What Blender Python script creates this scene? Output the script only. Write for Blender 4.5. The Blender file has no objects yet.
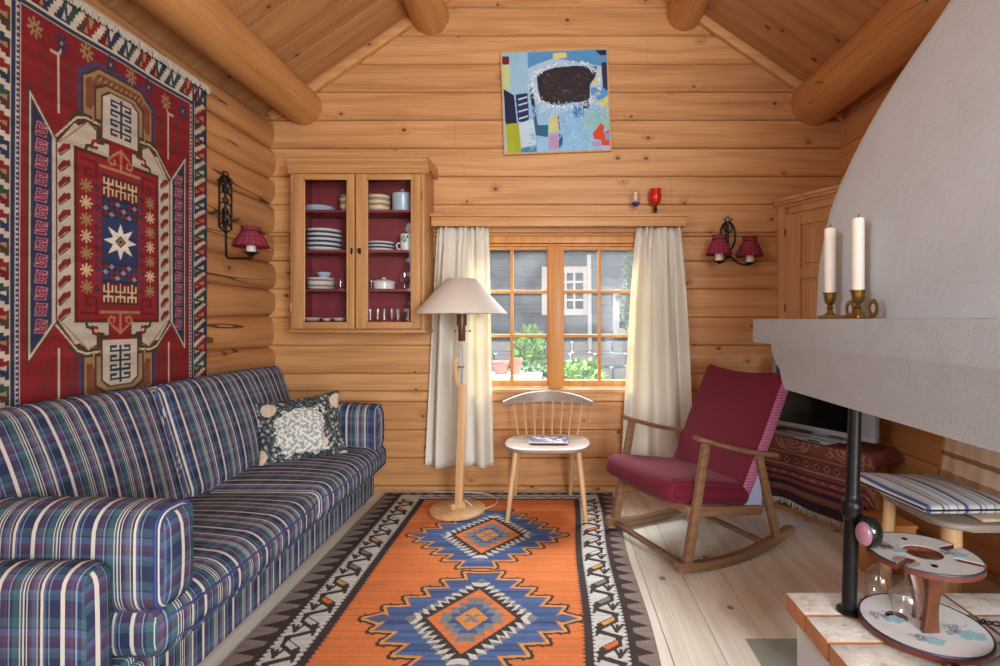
import bpy, bmesh, math, random
import numpy as np
from mathutils import Vector, Matrix, Euler
random.seed(7)
rng = np.random.default_rng(5)
PI = math.pi
SC = bpy.context.scene
COL = SC.collection
EYE = 1.22
F = 520.0
VX, VY = 553.0, 320.0
YB = 3.69            # back wall plane
XL, XR = -2.0, 2.04  # side walls
RIDGE_X, RIDGE_Z, SLOPE = 0.03, 4.07, 0.685
Y0 = -1.3            # the room is left open behind the camera so world light enters


def P(px, py, d):
    return Vector(((px - VX) * d / F, d, EYE - (py - VY) * d / F))


# ---------------------------------------------------------------- colour
def lin(c):
    c = c / 255.0
    return c / 12.92 if c <= 0.04045 else ((c + 0.055) / 1.055) ** 2.4


def rgb(r, g, b):
    return (lin(r), lin(g), lin(b))


# ---------------------------------------------------------------- node helper
class NT:
    def __init__(s, name):
        s.m = bpy.data.materials.new(name)
        s.m.use_nodes = True
        s.t = s.m.node_tree
        s.t.nodes.clear()
        s.out = s.t.nodes.new('ShaderNodeOutputMaterial')

    def n(s, typ, **kw):
        nd = s.t.nodes.new('ShaderNode' + typ)
        for k, v in kw.items():
            if k.startswith('_'):
                s.set(nd.inputs[k[1:].replace('_', ' ')], v)
            else:
                setattr(nd, k, v)
        return nd

    def set(s, sock, v):
        if isinstance(v, bpy.types.NodeSocket):
            s.t.links.new(v, sock)
        elif isinstance(v, (tuple, list)) and len(v) == 3 and sock.type == 'RGBA':
            sock.default_value = (*v, 1)
        else:
            sock.default_value = v

    def mth(s, op, a, b=0.0, c=None):
        nd = s.t.nodes.new('ShaderNodeMath')
        nd.operation = op
        s.set(nd.inputs[0], a)
        s.set(nd.inputs[1], b)
        if c is not None:
            s.set(nd.inputs[2], c)
        return nd.outputs[0]

    def mix(s, f, a, b, blend='MIX'):
        nd = s.t.nodes.new('ShaderNodeMix')
        nd.data_type = 'RGBA'
        nd.blend_type = blend
        s.set(nd.inputs[0], f)
        s.set(nd.inputs[6], a)
        s.set(nd.inputs[7], b)
        return nd.outputs[2]

    def ramp(s, f, stops, interp='LINEAR'):
        nd = s.t.nodes.new('ShaderNodeValToRGB')
        cr = nd.color_ramp
        cr.interpolation = interp
        while len(cr.elements) < len(stops):
            cr.elements.new(0.5)
        for i, (p, c) in enumerate(stops):
            cr.elements[i].position = p
        for i, (p, c) in enumerate(stops):
            c = (c, c, c) if isinstance(c, (int, float)) else c
            cr.elements[i].color = (*c, 1)
        s.set(nd.inputs[0], f)
        return nd.outputs[0]

    def vec(s, x, y, z):
        nd = s.t.nodes.new('ShaderNodeCombineXYZ')
        for i, v in enumerate((x, y, z)):
            s.set(nd.inputs[i], v)
        return nd.outputs[0]

    def noise(s, v, scale=1.0, detail=3, rough=0.55, dist=0.0, out=0):
        nd = s.n('TexNoise')
        s.set(nd.inputs['Vector'], v)
        nd.inputs['Scale'].default_value = scale
        nd.inputs['Detail'].default_value = detail
        nd.inputs['Roughness'].default_value = rough
        nd.inputs['Distortion'].default_value = dist
        return nd.outputs[out]

    def bump(s, h, strength=0.3, dist=0.01):
        nd = s.n('Bump')
        nd.inputs['Strength'].default_value = strength
        nd.inputs['Distance'].default_value = dist
        s.set(nd.inputs['Height'], h)
        return nd.outputs[0]

    def pbr(s, col, rough=0.5, metal=0.0, normal=None, spec=0.5, **kw):
        b = s.n('BsdfPrincipled')
        s.set(b.inputs['Base Color'], col)
        s.set(b.inputs['Roughness'], rough)
        s.set(b.inputs['Metallic'], metal)
        s.set(b.inputs['Specular IOR Level'], spec)
        if normal is not None:
            s.set(b.inputs['Normal'], normal)
        for k, v in kw.items():
            s.set(b.inputs[k.replace('_', ' ')], v)
        s.t.links.new(b.outputs[0], s.out.inputs[0])
        return s.m

    def objxyz(s):
        tc = s.n('TexCoord')
        sp = s.n('SeparateXYZ')
        s.t.links.new(tc.outputs['Object'], sp.inputs[0])
        return tc.outputs['Object'], sp.outputs


def plain(name, col, rough=0.5, metal=0.0, var=0.12, scale=18, bump=0.0, spec=0.5):
    t = NT(name)
    o, _ = t.objxyz()
    nz = t.noise(o, scale, 4)
    c = t.mix(nz, tuple(max(0, x * (1 - var)) for x in col), tuple(min(1, x * (1 + var)) for x in col))
    nm = t.bump(t.noise(o, scale * 6, 3), bump, 0.003) if bump else None
    return t.pbr(c, rough, metal, nm, spec)


def wood(name, light, dark, along=0, across=2, pitch=0.0, off=0.0, knots=0.0, rough=0.5, ringf=55.0, board_var=0.35,
         knot_cell=3.0, cracks=0.0, knot_r=0.05, cz=1.0):
    t = NT(name)
    o, xyz = t.objxyz()
    third = 3 - along - across
    a, b, c = xyz[along], xyz[across], xyz[third]
    if cz != 1.0:
        c = t.mth('MULTIPLY', c, cz)
    if pitch:
        idx = t.mth('FLOOR', t.mth('DIVIDE', t.mth('SUBTRACT', b, off), pitch))
        wn = t.n('TexWhiteNoise', noise_dimensions='1D')
        t.set(wn.inputs['W'], t.mth('ADD', idx, 0.37))
        rnd = wn.outputs['Value']
    else:
        idx, rnd = 0.0, 0.5
    a2 = t.mth('ADD', a, t.mth('MULTIPLY', rnd, 17.3)) if pitch else a
    # knots
    phase_add = 0.0
    if knots:
        vo = t.n('TexVoronoi', voronoi_dimensions='2D')
        t.set(vo.inputs['Vector'], t.vec(t.mth('MULTIPLY', a2, 0.8), t.mth('ADD', b, t.mth('MULTIPLY', idx, 1.71)) if pitch else b, 0))
        vo.inputs['Scale'].default_value = knot_cell
        kd = vo.outputs['Distance']
        sc = t.n('SeparateColor')
        t.t.links.new(vo.outputs['Color'], sc.inputs[0])
        has = t.mth('GREATER_THAN', sc.outputs[0], 1 - knots)
        size = t.mth('MULTIPLY_ADD', sc.outputs[1], knot_r * 0.9, knot_r * 0.45)
        knot = t.mth('MULTIPLY', t.mth('SUBTRACT', 1.0, t.mth('DIVIDE', kd, size)), has)
        knot = t.mth('MULTIPLY', t.mth('MAXIMUM', knot, 0.0), 2.2)
        knot = t.mth('MINIMUM', knot, 1.0)
        halo = t.mth('MULTIPLY', t.mth('MAXIMUM', t.mth('SUBTRACT', 1.0, t.mth('DIVIDE', kd, 0.2)), 0.0), has)
        phase_add = t.mth('MULTIPLY', halo, 5.0)
    warp = t.noise(t.vec(t.mth('MULTIPLY', a2, 0.55), t.mth('MULTIPLY', b, 3.0), t.mth('MULTIPLY_ADD', c, 3.0, t.mth('MULTIPLY', idx, 5.1)) if pitch else t.mth('MULTIPLY', c, 3.0)), 1.0, 2)
    ph = t.mth('ADD', t.mth('MULTIPLY', t.mth('ADD', b, c), ringf), t.mth('MULTIPLY', warp, 18.0))
    if knots:
        ph = t.mth('ADD', ph, phase_add)
    ring = t.mth('MULTIPLY_ADD', t.mth('SINE', ph), 0.5, 0.5)
    ring = t.mth('POWER', ring, 2.2)
    fine = t.noise(t.vec(t.mth('MULTIPLY', a2, 2.5), t.mth('MULTIPLY', b, 95.0), t.mth('MULTIPLY', c, 95.0)), 1.0, 3)
    big = t.noise(t.vec(t.mth('MULTIPLY', a2, 1.3), t.mth('MULTIPLY', b, 4.0), t.mth('MULTIPLY', c, 4.0)), 1.0, 2)
    fine2 = t.mth('MULTIPLY_ADD', fine, 2.4, -0.7)
    f = t.mth('ADD', t.mth('MULTIPLY', ring, 0.22), t.mth('MULTIPLY', fine2, 0.42))
    f = t.mth('ADD', f, t.mth('MULTIPLY_ADD', big, 0.5, -0.25))
    if pitch:
        f = t.mth('ADD', f, t.mth('MULTIPLY_ADD', rnd, board_var, -board_var / 2))
    col = t.mix(f, light, dark)
    hgt = fine
    if knots:
        col = t.mix(t.mth('MULTIPLY', halo, 0.4), col, dark)
        col = t.mix(t.mth('MULTIPLY', knot, 0.85), col, tuple(x * 0.28 for x in dark))
    if cracks:
        ck = t.noise(t.vec(t.mth('MULTIPLY', a2, 0.7), t.mth('MULTIPLY', b, 9.0), t.mth('MULTIPLY', c, 3.0)), 1.0, 1)
        ck = t.mth('LESS_THAN', t.mth('ABSOLUTE', t.mth('SUBTRACT', ck, 0.36)), 0.006 * cracks)
        col = t.mix(t.mth('MULTIPLY', ck, 0.8), col, tuple(x * 0.15 for x in dark))
    return t.pbr(col, rough, 0, t.bump(hgt, 0.18, 0.002), 0.35)


def glassy(name, tint=(1, 1, 1), dust=0.0, gloss=0.12):
    t = NT(name)
    tr = t.n('BsdfTransparent')
    t.set(tr.inputs[0], tint)
    gl = t.n('BsdfGlossy')
    gl.inputs['Roughness'].default_value = 0.03
    lw = t.n('LayerWeight')
    lw.inputs['Blend'].default_value = 0.5
    f = t.mth('MULTIPLY_ADD', t.mth('POWER', lw.outputs['Facing'], 3.5), 0.75, gloss * 0.4)
    mx = t.n('MixShader')
    t.set(mx.inputs[0], f)
    t.t.links.new(tr.outputs[0], mx.inputs[1])
    t.t.links.new(gl.outputs[0], mx.inputs[2])
    res = mx.outputs[0]
    if dust:
        o, _ = t.objxyz()
        d1 = t.noise(o, 90, 2)
        d2 = t.noise(o, 5, 3)
        df = t.n('BsdfTranslucent')
        t.set(df.inputs[0], (0.9, 0.95, 1.0))
        m2 = t.n('MixShader')
        k = t.mth('MULTIPLY', t.mth('MULTIPLY_ADD', t.mth('GREATER_THAN', d1, 0.66), 0.5, 0.55), t.mth('MULTIPLY', d2, dust))
        t.set(m2.inputs[0], k)
        t.t.links.new(res, m2.inputs[1])
        t.t.links.new(df.outputs[0], m2.inputs[2])
        res = m2.outputs[0]
    t.t.links.new(res, t.out.inputs[0])
    return t.m


def attr_mat(name, rough=0.9, weave=900.0, bump=0.25, spec=0.1, var=0.18):
    t = NT(name)
    at = t.n('Attribute', attribute_name='Col')
    o, _ = t.objxyz()
    nz = t.noise(o, weave * 0.25, 2)
    n2 = t.noise(o, 9, 3)
    k = t.mth('ADD', t.mth('MULTIPLY_ADD', nz, 2 * var, 1 - var), t.mth('MULTIPLY_ADD', n2, 0.3, -0.15))
    g = t.n('CombineColor')
    for i in range(3):
        t.set(g.inputs[i], k)
    c = t.mix(1.0, at.outputs['Color'], g.outputs[0], 'MULTIPLY')
    return t.pbr(c, rough, 0, t.bump(nz, bump, 0.002), spec)


# ---------------------------------------------------------------- mesh helpers
def link(name, me, mat, parent=None, smooth=40):
    o = bpy.data.objects.new(name, me)
    COL.objects.link(o)
    for m in (mat if isinstance(mat, (list, tuple)) else [mat]):
        me.materials.append(m)
    if smooth is not None:
        me.shade_smooth()
        me.set_sharp_from_angle(angle=math.radians(smooth))
    if parent is not None:
        o.parent = parent
    return o


def obj(name, bm, mat, parent=None, smooth=40, world=True):
    """link a bmesh as one object; world=True: verts are in world space and are moved into the parent's space"""
    bmesh.ops.recalc_face_normals(bm, faces=bm.faces)
    if world:
        if parent is not None:
            org = root_loc(parent)
        else:
            vs = np.array([v.co for v in bm.verts])
            mn, mx = vs.min(0), vs.max(0)
            org = Vector(((mn[0] + mx[0]) / 2, (mn[1] + mx[1]) / 2, mn[2]))
        bmesh.ops.translate(bm, verts=bm.verts, vec=-Vector(org))
    me = bpy.data.meshes.new(name)
    bm.to_mesh(me)
    bm.free()
    o = link(name, me, mat, parent, smooth)
    if world and parent is None:
        o.location = org
    return o


def root_loc(p):
    v = Vector((0, 0, 0))
    while p is not None:
        v += p.location
        p = p.parent
    return v


def tag(o, label=None, cat=None, group=None, kind=None):
    if label: o['label'] = label
    if cat: o['category'] = cat
    if group: o['group'] = group
    if kind: o['kind'] = kind
    return o


def thing(name, loc, label, cat, group=None, rotz=0.0):
    o = bpy.data.objects.new(name, None)
    o.empty_display_size = 0.1
    COL.objects.link(o)
    o.location = loc
    o.rotation_euler = (0, 0, rotz)
    return tag(o, label, cat, group)


def copy_tree(o, parent=None):
    c = o.copy()
    COL.objects.link(c)
    c.parent = parent
    for ch in [x for x in bpy.data.objects if x.parent == o]:
        copy_tree(ch, c)
    return c


def BM():
    return bmesh.new()


def box(bm, lo, hi, bev=0.0, seg=2, mat=None, mi=0):
    lo, hi = Vector(lo), Vector(hi)
    r = bmesh.ops.create_cube(bm, size=1.0)
    vs = r['verts']
    M = Matrix.Translation((lo + hi) / 2) @ Matrix.Diagonal(((hi.x - lo.x), (hi.y - lo.y), (hi.z - lo.z), 1))
    if mat is not None:
        M = mat @ M
    bmesh.ops.transform(bm, matrix=M, verts=vs)
    fs = set(f for v in vs for f in v.link_faces)
    for f in fs:
        f.material_index = mi
    if bev:
        es = list(set(e for v in vs for e in v.link_edges))
        bmesh.ops.bevel(bm, geom=es, offset=bev, segments=seg, affect='EDGES', profile=0.5)
    return bm


def tube(bm, pts, rad, seg=10, closed=False, caps=True, squash=None):
    """tube along pts; rad number or list"""
    pts = [Vector(p) for p in pts]
    n = len(pts)
    rads = [rad] * n if isinstance(rad, (int, float)) else list(rad)
    rings = []
    up = None
    for i in range(n):
        if closed:
            t = pts[(i + 1) % n] - pts[i - 1]
        else:
            t = pts[min(i + 1, n - 1)] - pts[max(i - 1, 0)]
        t.normalize()
        if up is None:
            up = Vector((0, 0, 1)) if abs(t.z) < 0.9 else Vector((1, 0, 0))
        side = t.cross(up)
        if side.length < 1e-6:
            side = t.orthogonal()
        side.normalize()
        up = side.cross(t).normalized()
        ring = []
        for k in range(seg):
            a = 2 * PI * k / seg
            sx, sy = (1, 1) if squash is None else squash
            ring.append(bm.verts.new(pts[i] + (side * math.cos(a) * sx + up * math.sin(a) * sy) * rads[i]))
        rings.append(ring)
    m = n if closed else n - 1
    for i in range(m):
        a, b = rings[i], rings[(i + 1) % n]
        for k in range(seg):
            bm.faces.new((a[k], a[(k + 1) % seg], b[(k + 1) % seg], b[k]))
    if caps and not closed:
        bm.faces.new(rings[0][::-1])
        bm.faces.new(rings[-1])
    return bm


def lathe(bm, prof, seg=24, center=(0, 0, 0), cap=True, mat=None):
    """prof list of (r,z)"""
    c = Vector(center)
    rings = []
    start = len(bm.verts)
    for r, z in prof:
        if r < 1e-5:
            rings.append([bm.verts.new(c + Vector((0, 0, z)))])
        else:
            rings.append([bm.verts.new(c + Vector((r * math.cos(2 * PI * k / seg), r * math.sin(2 * PI * k / seg), z))) for k in range(seg)])
    for a, b in zip(rings[:-1], rings[1:]):
        if len(a) == 1 and len(b) == 1:
            continue
        for k in range(seg):
            k2 = (k + 1) % seg
            if len(a) == 1:
                bm.faces.new((a[0], b[k2], b[k]))
            elif len(b) == 1:
                bm.faces.new((a[k], a[k2], b[0]))
            else:
                bm.faces.new((a[k], a[k2], b[k2], b[k]))
    if cap:
        if len(rings[0]) > 1: bm.faces.new(rings[0][::-1])
        if len(rings[-1]) > 1: bm.faces.new(rings[-1])
    if mat is not None:
        vs = [v for r in rings for v in r]
        bmesh.ops.transform(bm, matrix=mat, verts=vs)
    return bm


def prism(bm, poly, axis, t0, t1):
    """extrude a 2D polygon. axis 0: poly=(y,z); 1: (x,z); 2: (x,y)"""
    def mk(p, t):
        q = list(p)
        q.insert(axis, t)
        return bm.verts.new(q)
    a = [mk(p, t0) for p in poly]
    b = [mk(p, t1) for p in poly]
    n = len(poly)
    for i in range(n):
        bm.faces.new((a[i], a[(i + 1) % n], b[(i + 1) % n], b[i]))
    bm.faces.new(a[::-1])
    bm.faces.new(b)
    return bm


def bar(bm, p0, p1, w, h, bev=0.004, up=(0, 0, 1), taper=1.0):
    """rectangular bar from p0 to p1, width w (sideways), height h (along up)"""
    p0, p1 = Vector(p0), Vector(p1)
    t = (p1 - p0).normalized()
    u = Vector(up)
    s = t.cross(u).normalized()
    u = s.cross(t).normalized()
    vs = []
    for p, k in ((p0, 1.0), (p1, taper)):
        for a, b in ((-1, -1), (1, -1), (1, 1), (-1, 1)):
            vs.append(bm.verts.new(p + s * a * w / 2 * k + u * b * h / 2 * k))
    fs = [(0, 3, 2, 1), (4, 5, 6, 7), (0, 1, 5, 4), (1, 2, 6, 5), (2, 3, 7, 6), (3, 0, 4, 7)]
    for f in fs:
        bm.faces.new([vs[i] for i in f])
    if bev:
        es = list(set(e for v in vs for e in v.link_edges))
        bmesh.ops.bevel(bm, geom=es, offset=bev, segments=2, affect='EDGES', profile=0.5)
    return bm


def rbox(half, r, n=8, puff=(0, 0, 0), sag=0.0):
    """rounded, puffed box as a list of verts/faces around the origin -> bmesh"""
    bm = BM()
    hx = Vector(half)
    def samples(h):
        rr = min(r, h * 0.98)
        e = [0, 0.12, 0.3, 0.55, 1.0]
        s = [-h + rr * k for k in e]
        inner = list(np.linspace(-h + rr, h - rr, n + 1))[1:-1]
        return s + inner + [-x for x in s[::-1]]
    S = [samples(h) for h in half]
    for ax in range(3):
        u, v = [(1, 2), (2, 0), (0, 1)][ax]
        for sgn in (-1, 1):
            g = []
            for a in S[u]:
                row = []
                for b in S[v]:
                    q = [0, 0, 0]
                    q[ax] = sgn * half[ax]
                    q[u] = a
                    q[v] = b
                    row.append(bm.verts.new(q))
                g.append(row)
            for i in range(len(g) - 1):
                for j in range(len(g[0]) - 1):
                    f = (g[i][j], g[i + 1][j], g[i + 1][j + 1], g[i][j + 1])
                    bm.faces.new(f if sgn > 0 else f[::-1])
    bmesh.ops.remove_doubles(bm, verts=bm.verts, dist=1e-5)
    for vtx in bm.verts:
        q = vtx.co.copy()
        inn = Vector([max(-(half[i] - min(r, half[i] * .98)), min(half[i] - min(r, half[i] * .98), q[i])) for i in range(3)])
        d = q - inn
        if d.length > 1e-9:
            d.normalize()
        p = inn + Vector([d[i] * min(r, half[i] * .98) for i in range(3)])
        w = [1 - min(1, abs(p[i] / half[i])) ** 2 for i in range(3)]
        for i in range(3):
            if puff[i]:
                j, k = [x for x in range(3) if x != i]
                p[i] += math.copysign(1, p[i]) * puff[i] * w[j] * w[k] * min(1, abs(p[i]) / half[i]) if half[i] else 0
        vtx.co = p
    return bm


def xf(bm, loc=(0, 0, 0), rot=(0, 0, 0)):
    bmesh.ops.transform(bm, matrix=Matrix.Translation(loc) @ Euler(rot).to_matrix().to_4x4(), verts=bm.verts)
    return bm


def roundrect(hw, hh, r, n=5):
    pts = []
    for cx, cy, a0 in ((hw - r, hh - r, 0), (-hw + r, hh - r, 90), (-hw + r, -hh + r, 180), (hw - r, -hh + r, 270)):
        for k in range(n + 1):
            a = math.radians(a0 + 90 * k / n)
            pts.append((cx + r * math.cos(a), cy + r * math.sin(a)))
    return pts


# ---------------------------------------------------------------- raster (woven patterns, the painting)
class Ras:
    def __init__(s, x0, y0, x1, y1, nx, ny, bg):
        s.xs = np.linspace(x0, x1, nx)
        s.ys = np.linspace(y0, y1, ny)
        s.C = np.empty((ny, nx, 3))
        s.C[:] = bg
        s.nx, s.ny = nx, ny

    def poly(s, pts, col):
        pts = np.asarray(pts, float)
        i0, i1 = np.searchsorted(s.xs, [pts[:, 0].min(), pts[:, 0].max()])
        j0, j1 = np.searchsorted(s.ys, [pts[:, 1].min(), pts[:, 1].max()])
        i1 = min(i1 + 1, s.nx); j1 = min(j1 + 1, s.ny)
        if i0 >= i1 or j0 >= j1:
            return
        X, Y = np.meshgrid(s.xs[i0:i1], s.ys[j0:j1])
        ins = np.zeros(X.shape, bool)
        n = len(pts)
        for k in range(n):
            xa, ya = pts[k]
            xb, yb = pts[(k + 1) % n]
            if ya == yb:
                continue
            ins ^= ((ya > Y) != (yb > Y)) & (X < (xb - xa) * (Y - ya) / (yb - ya) + xa)
        s.C[j0:j1, i0:i1][ins] = col

    def rect(s, x0, y0, x1, y1, col):
        s.poly([(x0, y0), (x1, y0), (x1, y1), (x0, y1)], col)

    def line(s, pts, w, col, closed=False):
        pts = list(pts)
        if closed:
            pts.append(pts[0])
        for (xa, ya), (xb, yb) in zip(pts[:-1], pts[1:]):
            dx, dy = xb - xa, yb - ya
            L = math.hypot(dx, dy) or 1
            dx, dy = dx / L * w / 2, dy / L * w / 2
            s.poly([(xa - dy - dx, ya + dx - dy), (xb - dy + dx, yb + dx + dy), (xb + dy + dx, yb - dx + dy), (xa + dy - dx, ya - dx - dy)], col)

    def mesh(s, name, pos, thick):
        """pos(X,Y)->(ny,nx,3); thick: offset vector to the back"""
        X, Y = np.meshgrid(s.xs, s.ys)
        V = np.stack(pos(X, Y), -1).reshape(-1, 3)
        nx, ny = s.nx, s.ny
        I = np.arange(nx * ny).reshape(ny, nx)
        quads = np.stack([I[:-1, :-1], I[:-1, 1:], I[1:, 1:], I[1:, :-1]], -1).reshape(-1, 4)
        ringi = np.concatenate([I[0, :-1], I[:-1, -1], I[-1, :0:-1], I[:0:-1, 0]])
        nb = len(ringi)
        V2 = V[ringi] + np.asarray(thick)
        base = nx * ny
        k = np.arange(nb)
        k2 = (k + 1) % nb
        side = np.stack([ringi[k], base + k, base + k2, ringi[k2]], -1)
        allq = np.concatenate([quads, side])
        faces_n = len(allq)
        me = bpy.data.meshes.new(name)
        VV = np.concatenate([V, V2])
        me.vertices.add(len(VV))
        me.vertices.foreach_set('co', VV.ravel().astype(np.float32))
        loops = np.concatenate([allq.ravel(), (base + k)[::-1]])
        me.loops.add(len(loops))
        me.loops.foreach_set('vertex_index', loops.astype(np.int32))
        starts = np.concatenate([np.arange(faces_n) * 4, [faces_n * 4]])
        me.polygons.add(faces_n + 1)
        me.polygons.foreach_set('loop_start', starts.astype(np.int32))
        me.update(calc_edges=True)
        me.validate()
        at = me.color_attributes.new('Col', 'FLOAT_COLOR', 'POINT')
        cc = np.ones((len(VV), 4), np.float32)
        cc[:base, :3] = s.C.reshape(-1, 3)
        cc[base:, :3] = s.C.reshape(-1, 3)[ringi]
        at.data.foreach_set('color', cc.ravel())
        return me


# ---------------------------------------------------------------- materials
PINE_L, PINE_D = rgb(216, 164, 110), rgb(156, 97, 52)
M = {}
M['wall_pine'] = wood('wall_pine', PINE_L, PINE_D, 0, 2, 0.2, 0.04, knots=0.6, rough=0.45, knot_cell=4.2)
M['wall_pine_y'] = wood('wall_pine_right', rgb(216, 160, 104), rgb(170, 108, 58), 1, 2, 0.2, 0.04, knots=0.42, rough=0.45)
M['log_pine'] = wood('log_pine', rgb(202, 148, 96), rgb(146, 92, 50), 1, 2, 0.2, 0.036, knots=0.3, rough=0.5, cracks=1.6)
M['ceil_pine'] = wood('ceiling_pine', rgb(196, 146, 96), rgb(140, 90, 50), 0, 1, 0.14, 0.0, knots=0.5, rough=0.5, knot_cell=3.6, cz=0.0)
M['beam_pine'] = wood('beam_pine', rgb(212, 156, 96), rgb(158, 100, 52), 1, 2, 0, 0, knots=0.3, rough=0.42, ringf=28, cracks=0.6, knot_r=0.035)
M['trim_pine'] = wood('trim_pine', rgb(220, 168, 112), rgb(176, 116, 64), 0, 2, 0, 0, knots=0.2, rough=0.45)
M['window_pine'] = wood('window_pine', rgb(220, 160, 92), rgb(180, 110, 50), 2, 0, 0, 0, rough=0.4)
M['cab_pine'] = wood('cupboard_pine', rgb(202, 152, 98), rgb(146, 96, 54), 2, 0, 0, 0, knots=0.3, rough=0.42)
M['cab_pine_h'] = wood('cupboard_pine_across', rgb(202, 152, 98), rgb(146, 96, 54), 0, 2, 0, 0, knots=0.3, rough=0.42)
M['old_pine'] = wood('corner_cupboard_pine', rgb(216, 168, 118), rgb(166, 114, 72), 2, 0, 0, 0, knots=0.3, rough=0.5)
M['floor_pine'] = wood('floor_pine', rgb(232, 224, 210), rgb(186, 170, 148), 1, 0, 0.19, 0.05, knots=0.5, rough=0.38, board_var=0.3, knot_r=0.05, cz=0.0)
M['beech'] = wood('beech', rgb(214, 172, 124), rgb(178, 130, 84), 2, 0, 0, 0, rough=0.4, ringf=90)
M['grey_beech'] = wood('greyed_beech', rgb(164, 146, 132), rgb(126, 108, 96), 0, 1, 0, 0, rough=0.38, ringf=60)
M['teak'] = wood('teak', rgb(140, 104, 76), rgb(86, 60, 42), 1, 2, 0, 0, rough=0.35, ringf=110)
M['brown_wood'] = wood('brown_wood', rgb(108, 64, 42), rgb(66, 38, 26), 2, 0, 0, 0, rough=0.3, ringf=120)
M['box_wood'] = wood('box_wood', rgb(196, 130, 70), rgb(150, 92, 44), 0, 2, 0, 0, rough=0.5)
M['maroon'] = plain('maroon_paint', rgb(128, 44, 52), 0.6)
M['iron'] = plain('black_iron', rgb(32, 30, 32), 0.38, 0.6, bump=0.2)
M['steel'] = plain('steel_rod', rgb(150, 150, 152), 0.3, 0.9)
M['brass'] = plain('aged_brass', rgb(150, 116, 62), 0.33, 0.95, var=0.2)
M['wax'] = plain('candle_wax', rgb(236, 228, 216), 0.5, 0, 0.03)
M['wick'] = plain('wick', rgb(30, 26, 24), 0.9)
M['porcelain'] = plain('white_porcelain', rgb(222, 222, 220), 0.2, 0, 0.03)
M['blue_rim'] = plain('pale_blue_porcelain', rgb(168, 186, 204), 0.2, 0, 0.08)
M['dark_rim'] = plain('dark_rim_stoneware', rgb(66, 74, 92), 0.25, 0, 0.1)
M['cream_ware'] = plain('cream_stoneware', rgb(214, 198, 168), 0.3, 0, 0.08)
M['tan_ware'] = plain('tan_stoneware', rgb(160, 136, 104), 0.35, 0, 0.08)
M['enamel'] = plain('pale_blue_enamel', rgb(166, 188, 200), 0.22, 0, 0.1)
M['glass'] = glassy('clear_glass')
M['pane'] = glassy('window_glass', (0.97, 0.99, 1.0), 0.07, 0.01)
M['cab_glass'] = glassy('cupboard_glass', (1, 1, 1), 0.0, 0.05)
M['red_glass'] = plain('red_glass', rgb(206, 38, 18), 0.12, 0, 0.15)
M['dark_glass'] = plain('dark_green_glass', rgb(20, 26, 22), 0.08, 0, 0.2)
M['black_plastic'] = plain('black_plastic', rgb(16, 16, 18), 0.35)
M['screen'] = plain('dark_screen', rgb(10, 10, 13), 0.15)
M['silver'] = plain('silver_plastic', rgb(150, 152, 156), 0.35, 0.3)
M['dvd'] = plain('grey_plastic', rgb(150, 152, 158), 0.45)
M['shade'] = plain('lamp_shade_paper', rgb(226, 218, 206), 0.8, 0, 0.03)
M['white_cord'] = plain('white_cord', rgb(222, 216, 204), 0.5)
M['sh_tile'] = plain('floor_slate', rgb(136, 136, 120), 0.5, 0, 0.25, 8)


def plaster(name, col, bs, sc, var=0.06):
    t = NT(name)
    o, _ = t.objxyz()
    a = t.noise(o, sc, 5, 0.65)
    b = t.noise(o, sc * 0.12, 3)
    c = t.mix(b, tuple(x * (1 - var) for x in col), tuple(min(1, x * (1 + var)) for x in col))
    return t.pbr(c, 0.9, 0, t.bump(a, bs, 0.006), 0.15)


M['plaster'] = plaster('white_plaster', rgb(198, 205, 211), 0.4, 45, .08)
M['rough_plaster'] = plaster('rough_grey_plaster', rgb(184, 190, 196), 0.8, 130, .1)
M['concrete'] = plaster('hearth_base_plaster', rgb(196, 192, 190), 0.5, 80)


def brick_top():
    t = NT('whitewashed_brick')
    o, _ = t.objxyz()
    n = t.noise(o, 12, 5, 0.7)
    n2 = t.noise(o, 70, 3)
    c = t.ramp(t.mth('ADD', n, t.mth('MULTIPLY_ADD', n2, 0.3, -0.15)), [(0.3, rgb(168, 150, 130)), (0.45, rgb(204, 196, 184)), (0.65, rgb(224, 220, 212))])
    return t.pbr(c, 0.85, 0, t.bump(n2, 0.5, 0.006), 0.2)


M['brick_top'] = brick_top()
M['brick'] = plain('orange_brick', rgb(172, 112, 72), 0.85, 0, 0.3, 14, 0.5)
M['mortar'] = plain('mortar', rgb(128, 112, 96), 0.95)


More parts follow.
